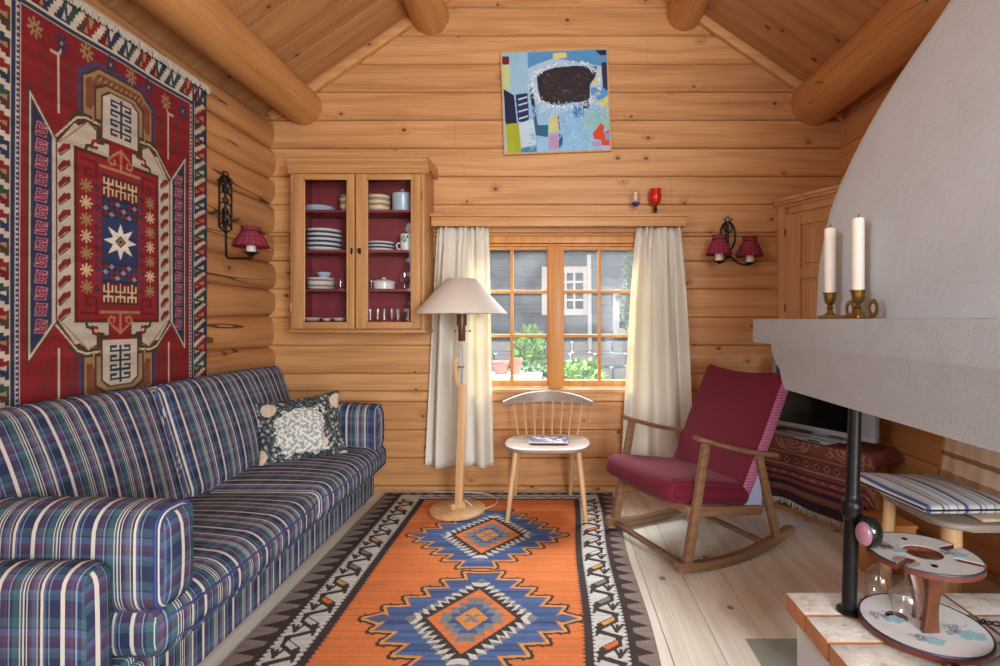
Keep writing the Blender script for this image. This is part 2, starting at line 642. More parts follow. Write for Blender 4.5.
def plaid():
    t = NT('plaid_upholstery')
    uv = t.n('UVMap')
    sp = t.n('SeparateXYZ')
    t.t.links.new(uv.outputs[0], sp.inputs[0])
    u, v = sp.outputs[0], sp.outputs[1]
    fu = t.mth('FRACT', t.mth('DIVIDE', u, 0.165))
    fv = t.mth('FRACT', t.mth('DIVIDE', v, 0.15))
    navy, blue, teal = rgb(48, 54, 84), rgb(94, 112, 146), rgb(66, 104, 108)
    burg, cream, plum, ltb = rgb(104, 70, 88), rgb(220, 214, 202), rgb(74, 64, 94), rgb(158, 178, 204)
    gold = rgb(196, 172, 130)
    st = [(0.0, navy), (0.10, cream), (0.165, plum), (0.235, burg), (0.275, navy), (0.30, ltb), (0.32, navy), (0.36, teal),
          (0.47, cream), (0.487, teal), (0.52, cream), (0.545, navy), (0.575, cream), (0.592, navy), (0.63, burg), (0.665, blue), (0.735, gold), (0.755, navy),
          (0.79, cream), (0.835, blue), (0.875, navy), (0.915, ltb), (0.93, navy)]
    cu = t.ramp(fu, st, 'CONSTANT')
    sv = [(0.0, navy), (0.2, teal), (0.36, navy), (0.39, blue), (0.52, burg), (0.62, plum), (0.72, blue), (0.80, teal), (0.9, navy)]
    cv = t.ramp(fv, sv, 'CONSTANT')
    isc = t.ramp(fu, [(0, 0.45), (0.10, 0.10), (0.165, 0.45), (0.47, .2), (0.487, .45), (.52, .15), (.545, .45), (.575, .15), (.592, .45), (.735, .25), (.755, .45), (.79, .12), (.835, .45)], 'CONSTANT')
    c = t.mix(isc, cu, cv)
    w = t.noise(t.vec(t.mth('MULTIPLY', u, 1.0), t.mth('MULTIPLY', v, 1.0), 0), 700, 1)
    c = t.mix(t.mth('MULTIPLY', w, 0.25), c, tuple(x * 0.4 for x in navy))
    return t.pbr(c, 0.88, 0, t.bump(w, 0.15, 0.001), 0.15)


M['plaid'] = plaid()
M['piping'] = plain('navy_piping', rgb(52, 70, 124), 0.8)


def ribbed(name, c1, c2, freq, axis):
    t = NT(name)
    o, xyz = t.objxyz()
    s = t.mth('MULTIPLY_ADD', t.mth('SINE', t.mth('MULTIPLY', xyz[axis], freq)), 0.5, 0.5)
    n = t.noise(o, 60, 3)
    c = t.mix(t.mth('MULTIPLY', t.mth('POWER', s, 3.0), t.mth('MULTIPLY_ADD', n, 0.8, 0.3)), c1, c2)
    return t.pbr(c, 0.85, 0, t.bump(s, 0.4, 0.003), 0.15, Sheen_Weight=0.06)


M['maroon_fab'] = ribbed('maroon_ribbed_fabric', rgb(96, 22, 38), rgb(128, 44, 58), 640, 0)
M['lit_side_fab'] = ribbed('lit_maroon_side_fabric', rgb(150, 76, 104), rgb(190, 132, 160), 420, 2)  # same maroon cover, coloured paler and pinker for the light on its sides


def curtain_mat():
    t = NT('cream_curtain')
    o, _ = t.objxyz()
    n = t.noise(o, 220, 2)
    d = t.n('BsdfDiffuse')
    t.set(d.inputs[0], t.mix(n, rgb(240, 237, 228), rgb(250, 248, 242)))
    tr = t.n('BsdfTranslucent')
    t.set(tr.inputs[0], rgb(244, 236, 200))
    mx = t.n('MixShader')
    mx.inputs[0].default_value = 0.36
    t.t.links.new(d.outputs[0], mx.inputs[1])
    t.t.links.new(tr.outputs[0], mx.inputs[2])
    t.t.links.new(mx.outputs[0], t.out.inputs[0])
    return t.m


M['curtain'] = curtain_mat()


def tartan():
    t = NT('red_tartan')
    o, xyz = t.objxyz()
    ang = t.mth('ARCTAN2', xyz[1], xyz[0])
    fu = t.mth('FRACT', t.mth('MULTIPLY', ang, 2.6))
    fv = t.mth('FRACT', t.mth('MULTIPLY', xyz[2], 42.0))
    a = t.ramp(fu, [(0, rgb(150, 40, 56)), (0.4, rgb(70, 36, 56)), (0.55, rgb(176, 120, 140)), (0.63, rgb(140, 36, 50)), (0.85, rgb(60, 40, 60))], 'CONSTANT')
    b = t.ramp(fv, [(0, rgb(156, 44, 60)), (0.45, rgb(64, 40, 60)), (0.65, rgb(180, 130, 148)), (0.73, rgb(150, 40, 56))], 'CONSTANT')
    return t.pbr(t.mix(0.5, a, b), 0.85, 0, None, 0.15)


M['tartan'] = tartan()
M['rug'] = attr_mat('woven_wool', 0.95)
M['paint'] = attr_mat('oil_paint', 0.45, 400, 0.4, 0.3, 0.12)
M['fringe'] = plain('fringe_wool', rgb(186, 178, 164), 0.95, 0, 0.2, 60)
# ================================================================ THE ROOM
WX0, WX1, WZ0, WZ1 = -0.60, 0.655, 0.715, 1.815     # window opening in the back wall


def board_profile(z0, z1, y, th, ch=0.009):
    g = 0.0014
    return [(y, z0 + ch), (y, z1 - ch), (y + ch, z1 - g), (y + .03, z1 - g), (y + .03, z1), (y + th, z1), (y + th, z0), (y + .03, z0), (y + .03, z0 + g), (y + ch, z0 + g)]


def roofz(x):
    return RIDGE_Z - SLOPE * abs(x - RIDGE_X)


# back wall: planed pine boards with V joints, cut round the window and under the roof
bm = BM()
joint = random.Random(3)
k = -1
while 0.04 + 0.2 * k < 4.1:
    z0, z1 = max(0.0, 0.04 + 0.2 * k), 0.04 + 0.2 * (k + 1)
    half = max(0.02, (RIDGE_Z + 0.05 - z0) / SLOPE)
    spans = [(max(XL - 0.14, RIDGE_X - half), min(XR + 0.06, RIDGE_X + half))]
    zs = [(z0, z1, spans)]
    if z1 > WZ0 and z0 < WZ1:
        L, R = spans[0]
        cut = [(L, WX0), (WX1, R)]
        zs = [(max(z0, WZ0), min(z1, WZ1), cut)]
        if z0 < WZ0: zs.append((z0, WZ0, spans))
        if z1 > WZ1: zs.append((WZ1, z1, spans))
    for a, b, sp in zs:
        if b - a < 0.004: continue
        for x0, x1 in sp:
            box(bm, (x0, YB + .06, a), (x1, YB + .1, b))
            xs = [x0]
            if x1 - x0 > 2.2: xs.append(x0 + (x1 - x0) * joint.uniform(0.2, 0.8))
            xs.append(x1)
            for p, q in zip(xs[:-1], xs[1:]):
                prism(bm, board_profile(a, b, YB, 0.09, min(0.009, (b - a) / 3)), 0, p + 0.0006, q - 0.0006)
    k += 1
wall_back = obj('wall_back', bm, M['wall_pine'], None, 20)
for v in wall_back.data.vertices: v.co += Vector(wall_back.location)
wall_back.location = (0, 0, 0)
tag(wall_back, kind='structure')


def zero_origin(o):
    l = Vector(o.location)
    o.data.transform(Matrix.Translation(l))
    o.location = (0, 0, 0)
    return o


# right wall
bm = BM()
k = -1
while 0.04 + 0.2 * k < 2.7:
    z0, z1 = max(0, 0.04 + 0.2 * k), 0.04 + 0.2 * (k + 1)
    prof = [(XR + (y - YB), z) for y, z in board_profile(z0, z1, YB, 0.08)]
    prism(bm, prof, 1, Y0, YB + 0.05)
    k += 1
tag(zero_origin(obj('wall_right', bm, M['wall_pine_y'], None, 20)), kind='structure')

# unseen rear half wall, added to block and warm the light; right half open
bm = BM()
k = -1
while 0.04 + 0.2 * k < 4.1:
    z0, z1 = max(0, 0.04 + 0.2 * k), 0.04 + 0.2 * (k + 1)
    half = max(0.02, (RIDGE_Z + 0.05 - z0) / SLOPE)
    x0, x1 = max(XL - .1, RIDGE_X - half), min(.1, RIDGE_X + half)
    prism(bm, [(2 * -.5 - (y - YB) + .0, z) for y, z in board_profile(z0, z1, YB, 0.08)], 0, x0, x1)
    k += 1
tag(zero_origin(obj('wall_rear', bm, M['wall_pine'], None, 20)), kind='structure')

# left wall: round logs, each a little uneven along its length
bm = BM()
lr = random.Random(11)
nseg = 44
zcur = -0.164
seams = []
while zcur < 2.75:
    ph = lr.uniform(0, 6)
    am = lr.uniform(0.006, 0.018)
    seams.append([(zcur + am * math.sin(ph + 2.2 * i / nseg * 5.0) + lr.uniform(-.0015, .0015)) for i in range(nseg + 1)])
    zcur += 0.2
for s0, s1 in zip(seams[:-1], seams[1:]):
    bul = lr.uniform(0.035, 0.055)
    tilt = lr.uniform(-.35, .35)
    rows = []
    for i in range(nseg + 1):
        y = Y0 + (YB + 0.03 - Y0) * i / nseg
        a, b = s0[i], s1[i]
        row = []
        for j in range(11):
            t = j / 10
            w = max(0, 1 - abs(2 * t - 1) ** 3.2) ** 0.6
            x = XL - 0.02 + bul * w * (1 + tilt * (t - .5)) + 0.003 * math.sin(y * 7 + a * 40) * w
            row.append(bm.verts.new((x, y, a + (b - a) * t)))
        rows.append(row)
    for i in range(nseg):
        for j in range(10):
            bm.faces.new((rows[i][j], rows[i + 1][j], rows[i + 1][j + 1], rows[i][j + 1]))
    # solid back
    back = [[bm.verts.new((XL - 0.12, Y0 + (YB + .03 - Y0) * i / nseg, s[i])) for s in (s0, s1)] for i in range(nseg + 1)]
    for i in range(nseg):
        bm.faces.new((back[i][0], back[i][1], back[i + 1][1], back[i + 1][0]))
        bm.faces.new((rows[i][0], back[i][0], back[i + 1][0], rows[i + 1][0]))
        bm.faces.new((rows[i][10], rows[i + 1][10], back[i + 1][1], back[i][1]))
    bm.faces.new([rows[0][j] for j in range(11)] + [back[0][1], back[0][0]])
    bm.faces.new(([rows[-1][j] for j in range(11)] + [back[-1][1], back[-1][0]])[::-1])
tag(zero_origin(obj('wall_left', bm, M['log_pine'], None, 50)), kind='structure')

# floor boards
bm = BM()
x = XL - 0.14
while x < XR + 0.1:
    n = round((x - 0.05) / 0.19)
    x0 = 0.05 + 0.19 * n
    ys = [Y0, lr.uniform(0.2, 2.9), YB + 0.02]
    for p, q in zip(ys[:-1], ys[1:]):
        prism(bm, [(x0 + .0012, -.03), (x0 + .0012, -.0025), (x0 + .003, 0), (x0 + .187, 0), (x0 + .1888, -.0025), (x0 + .1888, -.03)], 1, p + .0008, q - .0008)
    x += 0.19
box(bm, (XL - .2, Y0, -.08), (XR + .12, YB + .1, -.03))
tag(zero_origin(obj('floor', bm, M['floor_pine'], None, 20)), kind='structure')

# ceiling: two board slopes
bm = BM()
sl = math.atan(SLOPE)
for sgn in (-1, 1):
    Ls = 2.35 / math.cos(sl)
    y = 0.14 * math.floor(Y0 / 0.14)
    while y < YB + 0.08:
        T = Matrix.Translation((RIDGE_X, 0, RIDGE_Z)) @ Matrix.Rotation(sl * (1 if sgn > 0 else -1), 4, 'Y')
        prof = [(y + .0014, .03), (y + .0014, .004), (y + .003, 0), (y + .137, 0), (y + .1386, .004), (y + .1386, .03)]
        b2 = BM()
        prism(b2, prof, 0, 0 if sgn > 0 else -Ls, Ls if sgn > 0 else 0)
        bmesh.ops.transform(b2, matrix=T, verts=b2.verts)
        me = bpy.data.meshes.new('tmp'); b2.to_mesh(me); b2.free()
        bm.from_mesh(me); bpy.data.meshes.remove(me)
        y += 0.14
    b2 = BM()
    box(b2, (0 if sgn > 0 else -Ls, Y0, .032), (Ls if sgn > 0 else 0, YB + .12, .07))
    bmesh.ops.transform(b2, matrix=T, verts=b2.verts)
    me = bpy.data.meshes.new('tmp'); b2.to_mesh(me); b2.free()
    bm.from_mesh(me); bpy.data.meshes.remove(me)
tag(zero_origin(obj('ceiling', bm, M['ceil_pine'], None, 20)), kind='structure')

# gable trims under the roof
for i, sgn in enumerate((-1, 1)):
    bm = BM()
    p0 = Vector((RIDGE_X, YB - 0.02, RIDGE_Z - 0.035))
    p1 = Vector((RIDGE_X + sgn * 2.02, YB - 0.02, RIDGE_Z - 0.035 - SLOPE * 2.02))
    bar(bm, p0, p1, 0.045, 0.06, 0.006)
    tag(zero_origin(obj('trim_%d' % (i + 1), bm, M['trim_pine'])), kind='structure')

# log purlins carrying the roof, running towards the viewer
BEAMS = [(-1.765, 2.735, .132, .012), (1.85, 2.755, .158, .0), (-.873, 3.37, .132, 0), (.925, 3.385, .122, 0)]
for bi, (cx, cz, r, tp) in enumerate(BEAMS):
    bm = BM()
    rr = random.Random(bi)
    n = 40
    pts, rad = [], []
    for i in range(n + 1):
        y = YB + 0.02 - (YB + 0.02 - Y0) * i / n
        pts.append((cx + .006 * math.sin(y * 1.3 + bi), y, cz + .006 * math.cos(y * 1.1 + bi)))
        rad.append(r * (1 + tp * (YB - y)) + .002 * math.sin(y * 5 + bi))
    tube(bm, pts, rad, 28)
    o = obj('roof_beam', bm, M['beam_pine'], None, 50)
    tag(o, kind='structure')

# ---------------------------------------------------------------- window
GY = 3.745
wr = thing('window_1', ((WX0 + WX1) / 2, YB, WZ0), None, None)
tag(wr, kind='structure')
bm = BM()
fx0, fx1 = WX0, WX1
# frame lining (jambs, head, sill) and centre post
box(bm, (fx0, YB - .008, WZ1 - .05), (fx1, YB + .09, WZ1), .004)
box(bm, (fx0, YB + .0, WZ1 - .07), (fx1, YB + .09, WZ1 - .055), .003)
box(bm, (fx0, YB + .012, WZ1 - .088), (fx1, YB + .09, WZ1 - .074), .003)
box(bm, (fx0, YB - .008, WZ0), (fx0 + .04, YB + .09, WZ1 - .05), .004)
box(bm, (fx1 - .04, YB - .008, WZ0), (fx1, YB + .09, WZ1 - .05), .004)
cx = P(555.5, 300, GY).x
box(bm, (cx - .05, YB + .0, WZ0 + .02), (cx + .05, YB + .1, WZ1 - .06), .005)
obj('window_frame', bm, M['window_pine'], wr)
bm = BM()
box(bm, (fx0 - .01, YB - .03, WZ0 - .012), (fx1 + .01, YB + .09, WZ0 + .02), .006)
obj('window_sill', bm, M['trim_pine'], wr)
gz0, gz1 = 0.79, 1.728
for (g0, g1, mx) in ((P(477, 0, GY).x, P(547, 0, GY).x, P(512, 0, GY).x), (P(564, 0, GY).x, P(634.5, 0, GY).x, P(599.3, 0, GY).x)):
    bm = BM()
    s = .036
    y0, y1 = GY - .025, GY + .02
    box(bm, (g0 - s, y0, gz0 - s - .008), (g0, y1, gz1 + s), .004)
    box(bm, (g1, y0, gz0 - s - .008), (g1 + s, y1, gz1 + s), .004)
    box(bm, (g0, y0, gz1), (g1, y1, gz1 + s), .004)
    box(bm, (g0, y0, gz0 - s - .008), (g1, y1, gz0), .004)
    sash = obj('sash', bm, M['window_pine'], wr)
    bm = BM()
    box(bm, (mx - .011, y0 + .004, gz0), (mx + .011, y1 - .004, gz1), .003)
    for py in (291.8, 335.8):
        zz = P(0, py, GY).z
        box(bm, (g0, y0 + .006, zz - .012), (g1, y1 - .006, zz + .012), .003)
    obj('glazing_bar', bm, M['window_pine'], sash)
    bm = BM()
    box(bm, (g0 - .004, GY - .002, gz0 - .004), (g1 + .004, GY + .002, gz1 + .004))
    obj('pane', bm, M['pane'], sash)
    bm = BM()
    hx = g1 + s if g1 < cx else g0 - s
    for zz in (1.55, 0.93):
        tube(bm, [(hx, y0 - .006, zz - .03), (hx, y0 - .006, zz + .03)], .006, 8)
    obj('hinge', bm, M['steel'], sash)

# pelmet shelf over the window, carries two goblets
px0, px1 = P(431, 0, 3.55).x, P(686, 0, 3.55).x
pt, pb = P(0, 213.5, 3.55).z, P(0, 226, 3.55).z
pel = thing('pelmet_shelf', ((px0 + px1) / 2, YB, pb), 'pine pelmet board with a shelf top above the window', 'pelmet')
bm = BM()
box(bm, (px0, 3.55, pb), (px1, 3.57, pt - .022), .004)
box(bm, (px0, 3.57, pb), (px0 + .02, YB, pt - .022), .003)
box(bm, (px1 - .02, 3.57, pb), (px1, YB, pt - .022), .003)
obj('front_board', bm, M['trim_pine'], pel)
bm = BM()
box(bm, (px0 - .008, 3.535, pt - .022), (px1 + .008, YB, pt), .004)
obj('shelf_board', bm, M['trim_pine'], pel)
bm = BM()
tube(bm, [(px0 + .02, 3.61, pb + .02), (px1 - .02, 3.61, pb + .02)], .007, 10)
obj('curtain_rod', bm, M['steel'], pel)


def curtain(x0t, x1t, x0b, x1b, zt, zb, folds, label, seed, yc=3.6):
    rr = random.Random(seed)
    nx, nz = 110, 40
    bm = BM()
    rows = []
    for j in range(nz + 1):
        t = j / nz
        row = []
        for i in range(nx + 1):
            u = i / nx
            e = t ** 0.8
            a = x0t + (x0b - x0t) * e
            b = x1t + (x1b - x1t) * e
            uu = u + .012 * math.sin(3 * u * 6 + t * 2 + seed)
            amp = .012 + .022 * min(1, t * 3)
            y = yc + 1.25 * amp * math.sin(2 * PI * folds * uu + .9 * math.sin(t * 1.6 + seed)) + (.004 + .008 * math.exp(-t * 7)) * math.sin(2 * PI * folds * 2.6 * u + seed + t)
            if t < .06:
                y += .008 * math.sin(2 * PI * folds * 3.1 * u)
            z = zt + (zb - zt) * t + (.006 * math.sin(u * 9 + seed) if j == nz else 0)
            row.append(bm.verts.new((a + (b - a) * u, y, z)))
        rows.append(row)
    for j in range(nz):
        for i in range(nx):
            bm.faces.new((rows[j][i], rows[j][i + 1], rows[j + 1][i + 1], rows[j + 1][i]))
    o = obj('curtain', bm, M['curtain'], None, 180)
    sd = o.modifiers.new('cloth', 'SOLIDIFY')
    sd.thickness = .003
    return tag(o, label, 'curtain')


curtain(P(437, 0, 3.6).x, P(488.5, 0, 3.6).x, P(424, 0, 3.6).x, P(493, 0, 3.6).x, pb - .002, P(0, 468, 3.58).z, 3.2, 'cream curtain left of the window, behind the floor lamp', 1)
curtain(P(637, 0, 3.6).x, P(680, 0, 3.6).x, P(621, 0, 3.6).x, P(694, 0, 3.6).x, pb - .002, P(0, 462, 3.58).z, 2.6, 'cream curtain right of the window, behind the maroon rocking chair', 2)

# goblets on the pelmet shelf
gx, gz = P(655.5, 0, 3.62).x, pt
t = thing('goblet', (gx, 3.62, gz), 'red cup goblet with black stem on the pelmet shelf', 'goblet')
bm = BM()
lathe(bm, [(.026, 0), (.026, .006), (.009, .014), (.012, .025), (.008, .034), (.014, .045), (.008, .056), (.011, .066), (.012, .072)], 20)
obj('stem', bm, M['black_plastic'], t, world=False)
bm = BM()
lathe(bm, [(.008, .072), (.024, .078), (.037, .098), (.042, .13), (.039, .17), (.04, .184), (.036, .184), (.036, .13), (.02, .085), (0, .08)], 24)
obj('cup', bm, M['red_glass'], t, world=False)
gx = P(635.5, 0, 3.62).x
t = thing('goblet', (gx, 3.62, gz), 'clear glass goblet with a blue base band on the pelmet shelf', 'goblet')
bm = BM()
lathe(bm, [(.024, 0), (.024, .004), (.007, .012), (.007, .06), (.012, .066)], 20)
obj('stem', bm, M['glass'], t, world=False)
bm = BM()
lathe(bm, [(.01, .066), (.026, .075), (.034, .1), (.036, .13), (.03, .172), (.028, .172), (.034, .13), (.031, .1), (.02, .08), (0, .074)], 24)
obj('cup', bm, M['glass'], t, world=False)
bm = BM()
lathe(bm, [(.0115, .0665), (.0275, .0745), (.0325, .088), (.0315, .088), (.0265, .0765)], 24, cap=False)
obj('painted_band', bm, plain('blue_enamel_band', rgb(36, 70, 140), .2, var=.4), t, world=False)

# ---------------------------------------------------------------- outside the window
ext_wood = wood('dark_boards', rgb(84, 88, 98), rgb(44, 48, 58), 0, 2, .16, 0, rough=.8)
white_paint = plain('white_paint', rgb(196, 200, 204), .6, 0, .04)
stone = plaster('grey_stone', rgb(150, 156, 164), .8, 14, .35)
green1 = plain('fresh_leaf', rgb(104, 150, 66), .6, 0, .35, 8)
green2 = plain('dull_leaf', rgb(92, 122, 80), .6, 0, .35, 8)
earth = plain('gravel', rgb(150, 146, 136), .9, 0, .3, 5)
HY = 9.0
bm = BM()
box(bm, (-9, 3.95, -.5), (11, 16, -.3))
tag(obj('ground', bm, earth), kind='structure')
h = thing('neighbour_house', (1, HY, -.3), 'dark timber house with white windows seen through the window', 'house')
bm = BM()
for k in range(16):
    z0 = .85 + .16 * k
    if z0 > 2.5: break
    prism(bm, [(HY + .02, z0), (HY - .0, z0 + .005), (HY + .015, z0 + .158), (HY + .2, z0 + .158), (HY + .2, z0)], 0, -4.6, 7.5)
obj('wall', bm, ext_wood, h)
bm = BM()
sr = random.Random(4)
z = -.3
while z < .85:
    hgt = sr.uniform(.16, .3)
    x = -4.6
    while x < 7.5:
        w = sr.uniform(.25, .6)
        box(bm, (x + .01, HY - .06 - sr.uniform(0, .05), z + .01), (x + w - .01, HY + .2, min(z + hgt, .86) - .01), .03, 1)
        x += w
    z += hgt
obj('foundation', bm, stone, h)
bm = BM()
prism(bm, [(HY - .55, 2.42), (HY - .55, 2.5), (HY + 3, 4.4), (HY + 3, 4.2)], 0, -5, 8)
obj('roof', bm, plain('roof_shingle', rgb(140, 150, 158), .9, 0, .2), h)


def ext_window(x0, x1, z0, z1, nx, nz):
    bm = BM()
    b = .11
    for lo, hi in (((x0 - b, z0 - b), (x0, z1 + b)), ((x1, z0 - b), (x1 + b, z1 + b)), ((x0, z1), (x1, z1 + b)), ((x0, z0 - b), (x1, z0))):
        box(bm, (lo[0], HY - .06, lo[1]), (hi[0], HY + .05, hi[1]), .01, 1)
    fr = obj('window', bm, white_paint, h)
    bm = BM()
    for i in range(1, nx):
        x = x0 + (x1 - x0) * i / nx
        box(bm, (x - .018, HY - .045, z0), (x + .018, HY + .03, z1))
    for j in range(1, nz):
        z = z0 + (z1 - z0) * j / nz
        box(bm, (x0, HY - .04, z - .018), (x1, HY + .03, z + .018))
    obj('glazing_bar', bm, white_paint, fr)
    bm = BM()
    box(bm, (x0, HY - .02, z0), (x1, HY + .0, z1))
    obj('pane', bm, plain('far_pane', rgb(58, 68, 82), .7, spec=.05), fr)


a = P(548, 273, HY); b = P(583, 309, HY)
ext_window(a.x, b.x, b.z, a.z, 4, 4)
a = P(619, 297, HY); b = P(634, 328, HY)
ext_window(a.x, b.x, b.z, a.z, 2, 4)
bm = BM()
tube(bm, [P(589, 255, HY - .15), P(590, 350, HY - .15)], .035, 8)
obj('drainpipe', bm, white_paint, h)
bm = BM()
box(bm, (P(484, 0, HY).x, HY - .08, .8), (P(490, 0, HY).x, HY + .02, 2.5))
obj('corner_board', bm, white_paint, h)


def bush(name, c, size, n, mat, label, seed, leaf=.05, up=0.0):
    r = random.Random(seed)
    bm = BM()
    tube(bm, [(c[0], c[1], -.3), (c[0] + .02, c[1], c[2])], .02, 6)
    for _ in range(n):
        d = Vector((r.gauss(0, 1), r.gauss(0, 1), r.gauss(0, 1))).normalized() * (r.random() ** .4)
        p = Vector((c[0] + d.x * size[0], c[1] + d.y * size[1], c[2] + d.z * size[2]))
        if p.z < -.29: continue
        ax = Vector((r.gauss(0, 1), r.gauss(0, 1), r.gauss(0, 1) + up)).normalized()
        sd = ax.orthogonal().normalized()
        sd = Matrix.Rotation(r.uniform(0, 6), 3, ax) @ sd
        l, w = leaf * r.uniform(.7, 1.4), leaf * r.uniform(.25, .45)
        v = [bm.verts.new(q) for q in (p, p + ax * l * .5 + sd * w, p + ax * l, p + ax * l * .5 - sd * w)]
        bm.faces.new(v)
    o = obj(name, bm, mat, None, None)
    return tag(o, label, 'shrub')


bush('shrub', (P(530, 0, 6.9).x, 6.9, .8), (.2, .3, .28), 1300, green1, 'tall light green shrub outside the left casement', 3, .1, 1.0)
bush('shrub', (P(536, 0, 6.0).x, 6.0, .5), (.34, .3, .22), 1300, green2, 'low dull green shrub outside at the window post', 4, .07)
bush('shrub', (P(577, 0, 5.0).x, 5.0, .66), (.28, .3, .17), 1600, green1, 'round bright green shrub outside the right casement', 5, .06)
bush('shrub', (P(634, 0, 7.6).x, 7.6, 1.6), (.22, .3, .7), 900, green2, 'tall thin pale shrub outside beside the right curtain', 6, .07)
tl = thing('garden_bench', (P(512, 0, 5.2).x, 5.2, -.3), 'white garden bench top outside the left casement', 'bench')
bm = BM()
c = P(512, 374, 5.2)
box(bm, (c.x - .32, 5.0, c.z - .06), (c.x + .3, 5.4, c.z), .01)
obj('bench_top', bm, white_paint, tl)
for sx in (-.27, .25):
    bm = BM()
    box(bm, (c.x + sx - .03, 5.03, -.3), (c.x + sx + .03, 5.37, c.z - .06), .006)
    obj('leg', bm, white_paint, tl)
terra = plain('terracotta', rgb(160, 120, 108), .8)
for i, (px, rr_, hh, lb) in enumerate(((501, .085, .13, 'wide terracotta pot on the white garden bench'), (516, .06, .16, 'narrow terracotta pot on the white garden bench'))):
    t = thing('flower_pot', (P(px, 0, 5.2).x, 5.2, c.z), lb, 'pot')
    bm = BM()
    lathe(bm, [(rr_ * .7, 0), (rr_ * .95, hh * .8), (rr_ * 1.08, hh * .82), (rr_ * 1.08, hh), (rr_ * .9, hh), (rr_ * .85, hh * .85), (0, hh * .84)], 20)
    obj('pot', bm, terra, t, world=False)

# ================================================================ GLASS FRONTED WALL CUPBOARD
CX0, CX1, CZ0, CZ1, CF = -1.721, -.843, 1.135, 2.215, 3.41
cb = thing('wall_cupboard', ((CX0 + CX1) / 2, YB, CZ0), 'pine wall cupboard with two glass doors and a maroon inside', 'cupboard')
bm = BM()
box(bm, (CX0, CF + .02, CZ0 + .02), (CX0 + .02, YB - .012, CZ1), .002)
box(bm, (CX1 - .02, CF + .02, CZ0 + .02), (CX1, YB - .012, CZ1), .002)
box(bm, (CX0, CF + .02, CZ1 - .02), (CX1, YB - .012, CZ1), .002)
box(bm, (CX0, CF + .02, CZ0 + .02), (CX1, YB - .012, CZ0 + .04), .002)
# face frame
box(bm, (CX0, CF, CZ0 + .02), (CX0 + .016, CF + .02, CZ1), .002)
box(bm, (CX1 - .022, CF, CZ0 + .02), (CX1, CF + .02, CZ1), .002)
obj('carcass', bm, M['cab_pine'], cb)
bm = BM()
box(bm, (CX0 + .02, YB - .024, CZ0 + .04), (CX1 - .02, YB - .001, CZ1 - .02))
box(bm, (CX0 + .02, CF + .03, CZ0 + .04), (CX0 + .024, YB - .024, CZ1 - .02))
box(bm, (CX1 - .024, CF + .03, CZ0 + .04), (CX1 - .02, YB - .024, CZ1 - .02))
box(bm, (CX0 + .02, CF + .03, CZ1 - .024), (CX1 - .02, YB - .024, CZ1 - .02))
obj('back_lining', bm, M['maroon'], cb)
SHZ = [1.214, 1.425, 1.684, 1.950]
for i, z in enumerate(SHZ):
    bm = BM()
    box(bm, (CX0 + .024, CF + .032, z - .016), (CX1 - .024, YB - .024, z), .002)
    obj('shelf', bm, M['maroon'], cb)
bm = BM()
prof = [(CF - .0, CZ1 - .04), (CF - .014, CZ1 - .036), (CF - .014, CZ1 - .008), (CF - .02, CZ1 - .002), (CF - .02, CZ1 + .012), (CF - .034, CZ1 + .03), (CF - .04, CZ1 + .034), (CF - .04, CZ1 + .052), (CF - .05, CZ1 + .056), (CF - .05, CZ1 + .07), (YB - .002, CZ1 + .07), (YB - .002, CZ1), (CF + .03, CZ1)]
prism(bm, prof, 0, CX0 - .012, CX1 + .028)
obj('cornice', bm, M['cab_pine_h'], cb, 25)
bm = BM()
box(bm, (CX0 - .004, CF - .01, CZ0), (CX1 + .006, YB - .002, CZ0 + .022), .006)
obj('base_moulding', bm, M['cab_pine_h'], cb)


def fx(px): return (px - VX) * (CF - .005) / F


dz0, dz1, gz0_, gz1_ = CZ0 + .028, CZ1 - .042, 1.207, 2.137
for (d0, d1, g0, g1, keyx, hx) in ((293.2, 355.2, 304, 348.3, 352.5, 292.2), (356.0, 421.2, 367, 412.5, 360.8, 422.5)):
    d0, d1, g0, g1 = fx(d0) + .002, fx(d1) - .002, fx(g0), fx(g1)
    bm = BM()
    ya, yb = CF - .018, CF + .008
    box(bm, (d0, ya, dz0), (g0, yb, dz1), .004)
    box(bm, (g1, ya, dz0), (d1, yb, dz1), .004)
    door = obj('door', bm, M['cab_pine'], cb)
    for za, zb_ in ((gz1_, dz1), (dz0, gz0_)):
        bm = BM()
        box(bm, (g0, ya + .002, za), (g1, yb, zb_), .003)
        obj('rail', bm, M['cab_pine_h'], door)
    bm = BM()
    tube(bm, [(g0 + .004, ya + .008, gz0_ + .004), (g1 - .004, ya + .008, gz0_ + .004), (g1 - .004, ya + .008, gz1_ - .004), (g0 + .004, ya + .008, gz1_ - .004)], .006, 6, closed=True)
    obj('bead', bm, M['cab_pine'], door)
    bm = BM()
    box(bm, (g0 - .003, CF - .002, gz0_ - .003), (g1 + .003, CF + .001, gz1_ + .003))
    obj('pane', bm, M['cab_glass'], door)
    bm = BM()
    kz = P(0, 251.5, CF).z
    T = Matrix.Translation((fx(keyx), ya - .001, kz)) @ Matrix.Rotation(PI / 2, 4, 'X')
    lathe(bm, [(.009, 0), (.0095, .002), (.006, .004), (0, .005)], 16, mat=T @ Matrix.Diagonal((1, 2.4, 1, 1)))
    if keyx > 355:
        tube(bm, [(fx(keyx), ya - .003, kz), (fx(keyx), ya - .022, kz)], .003, 8)
        tube(bm, [Vector((fx(keyx), ya - .03, kz)) + Vector((.0, .009 * math.cos(a), .013 * math.sin(a))) for a in np.linspace(0, 2 * PI, 16)[:-1]], .0025, 6, closed=True)
    obj('keyhole_plate', bm, M['iron'], door)
    for zz in (dz0 + .14, dz1 - .14):
        bm = BM()
        tube(bm, [(fx(hx), ya - .002, zz - .028), (fx(hx), ya - .002, zz + .028)], .0045, 8)
        obj('hinge', bm, M['brass'], door)

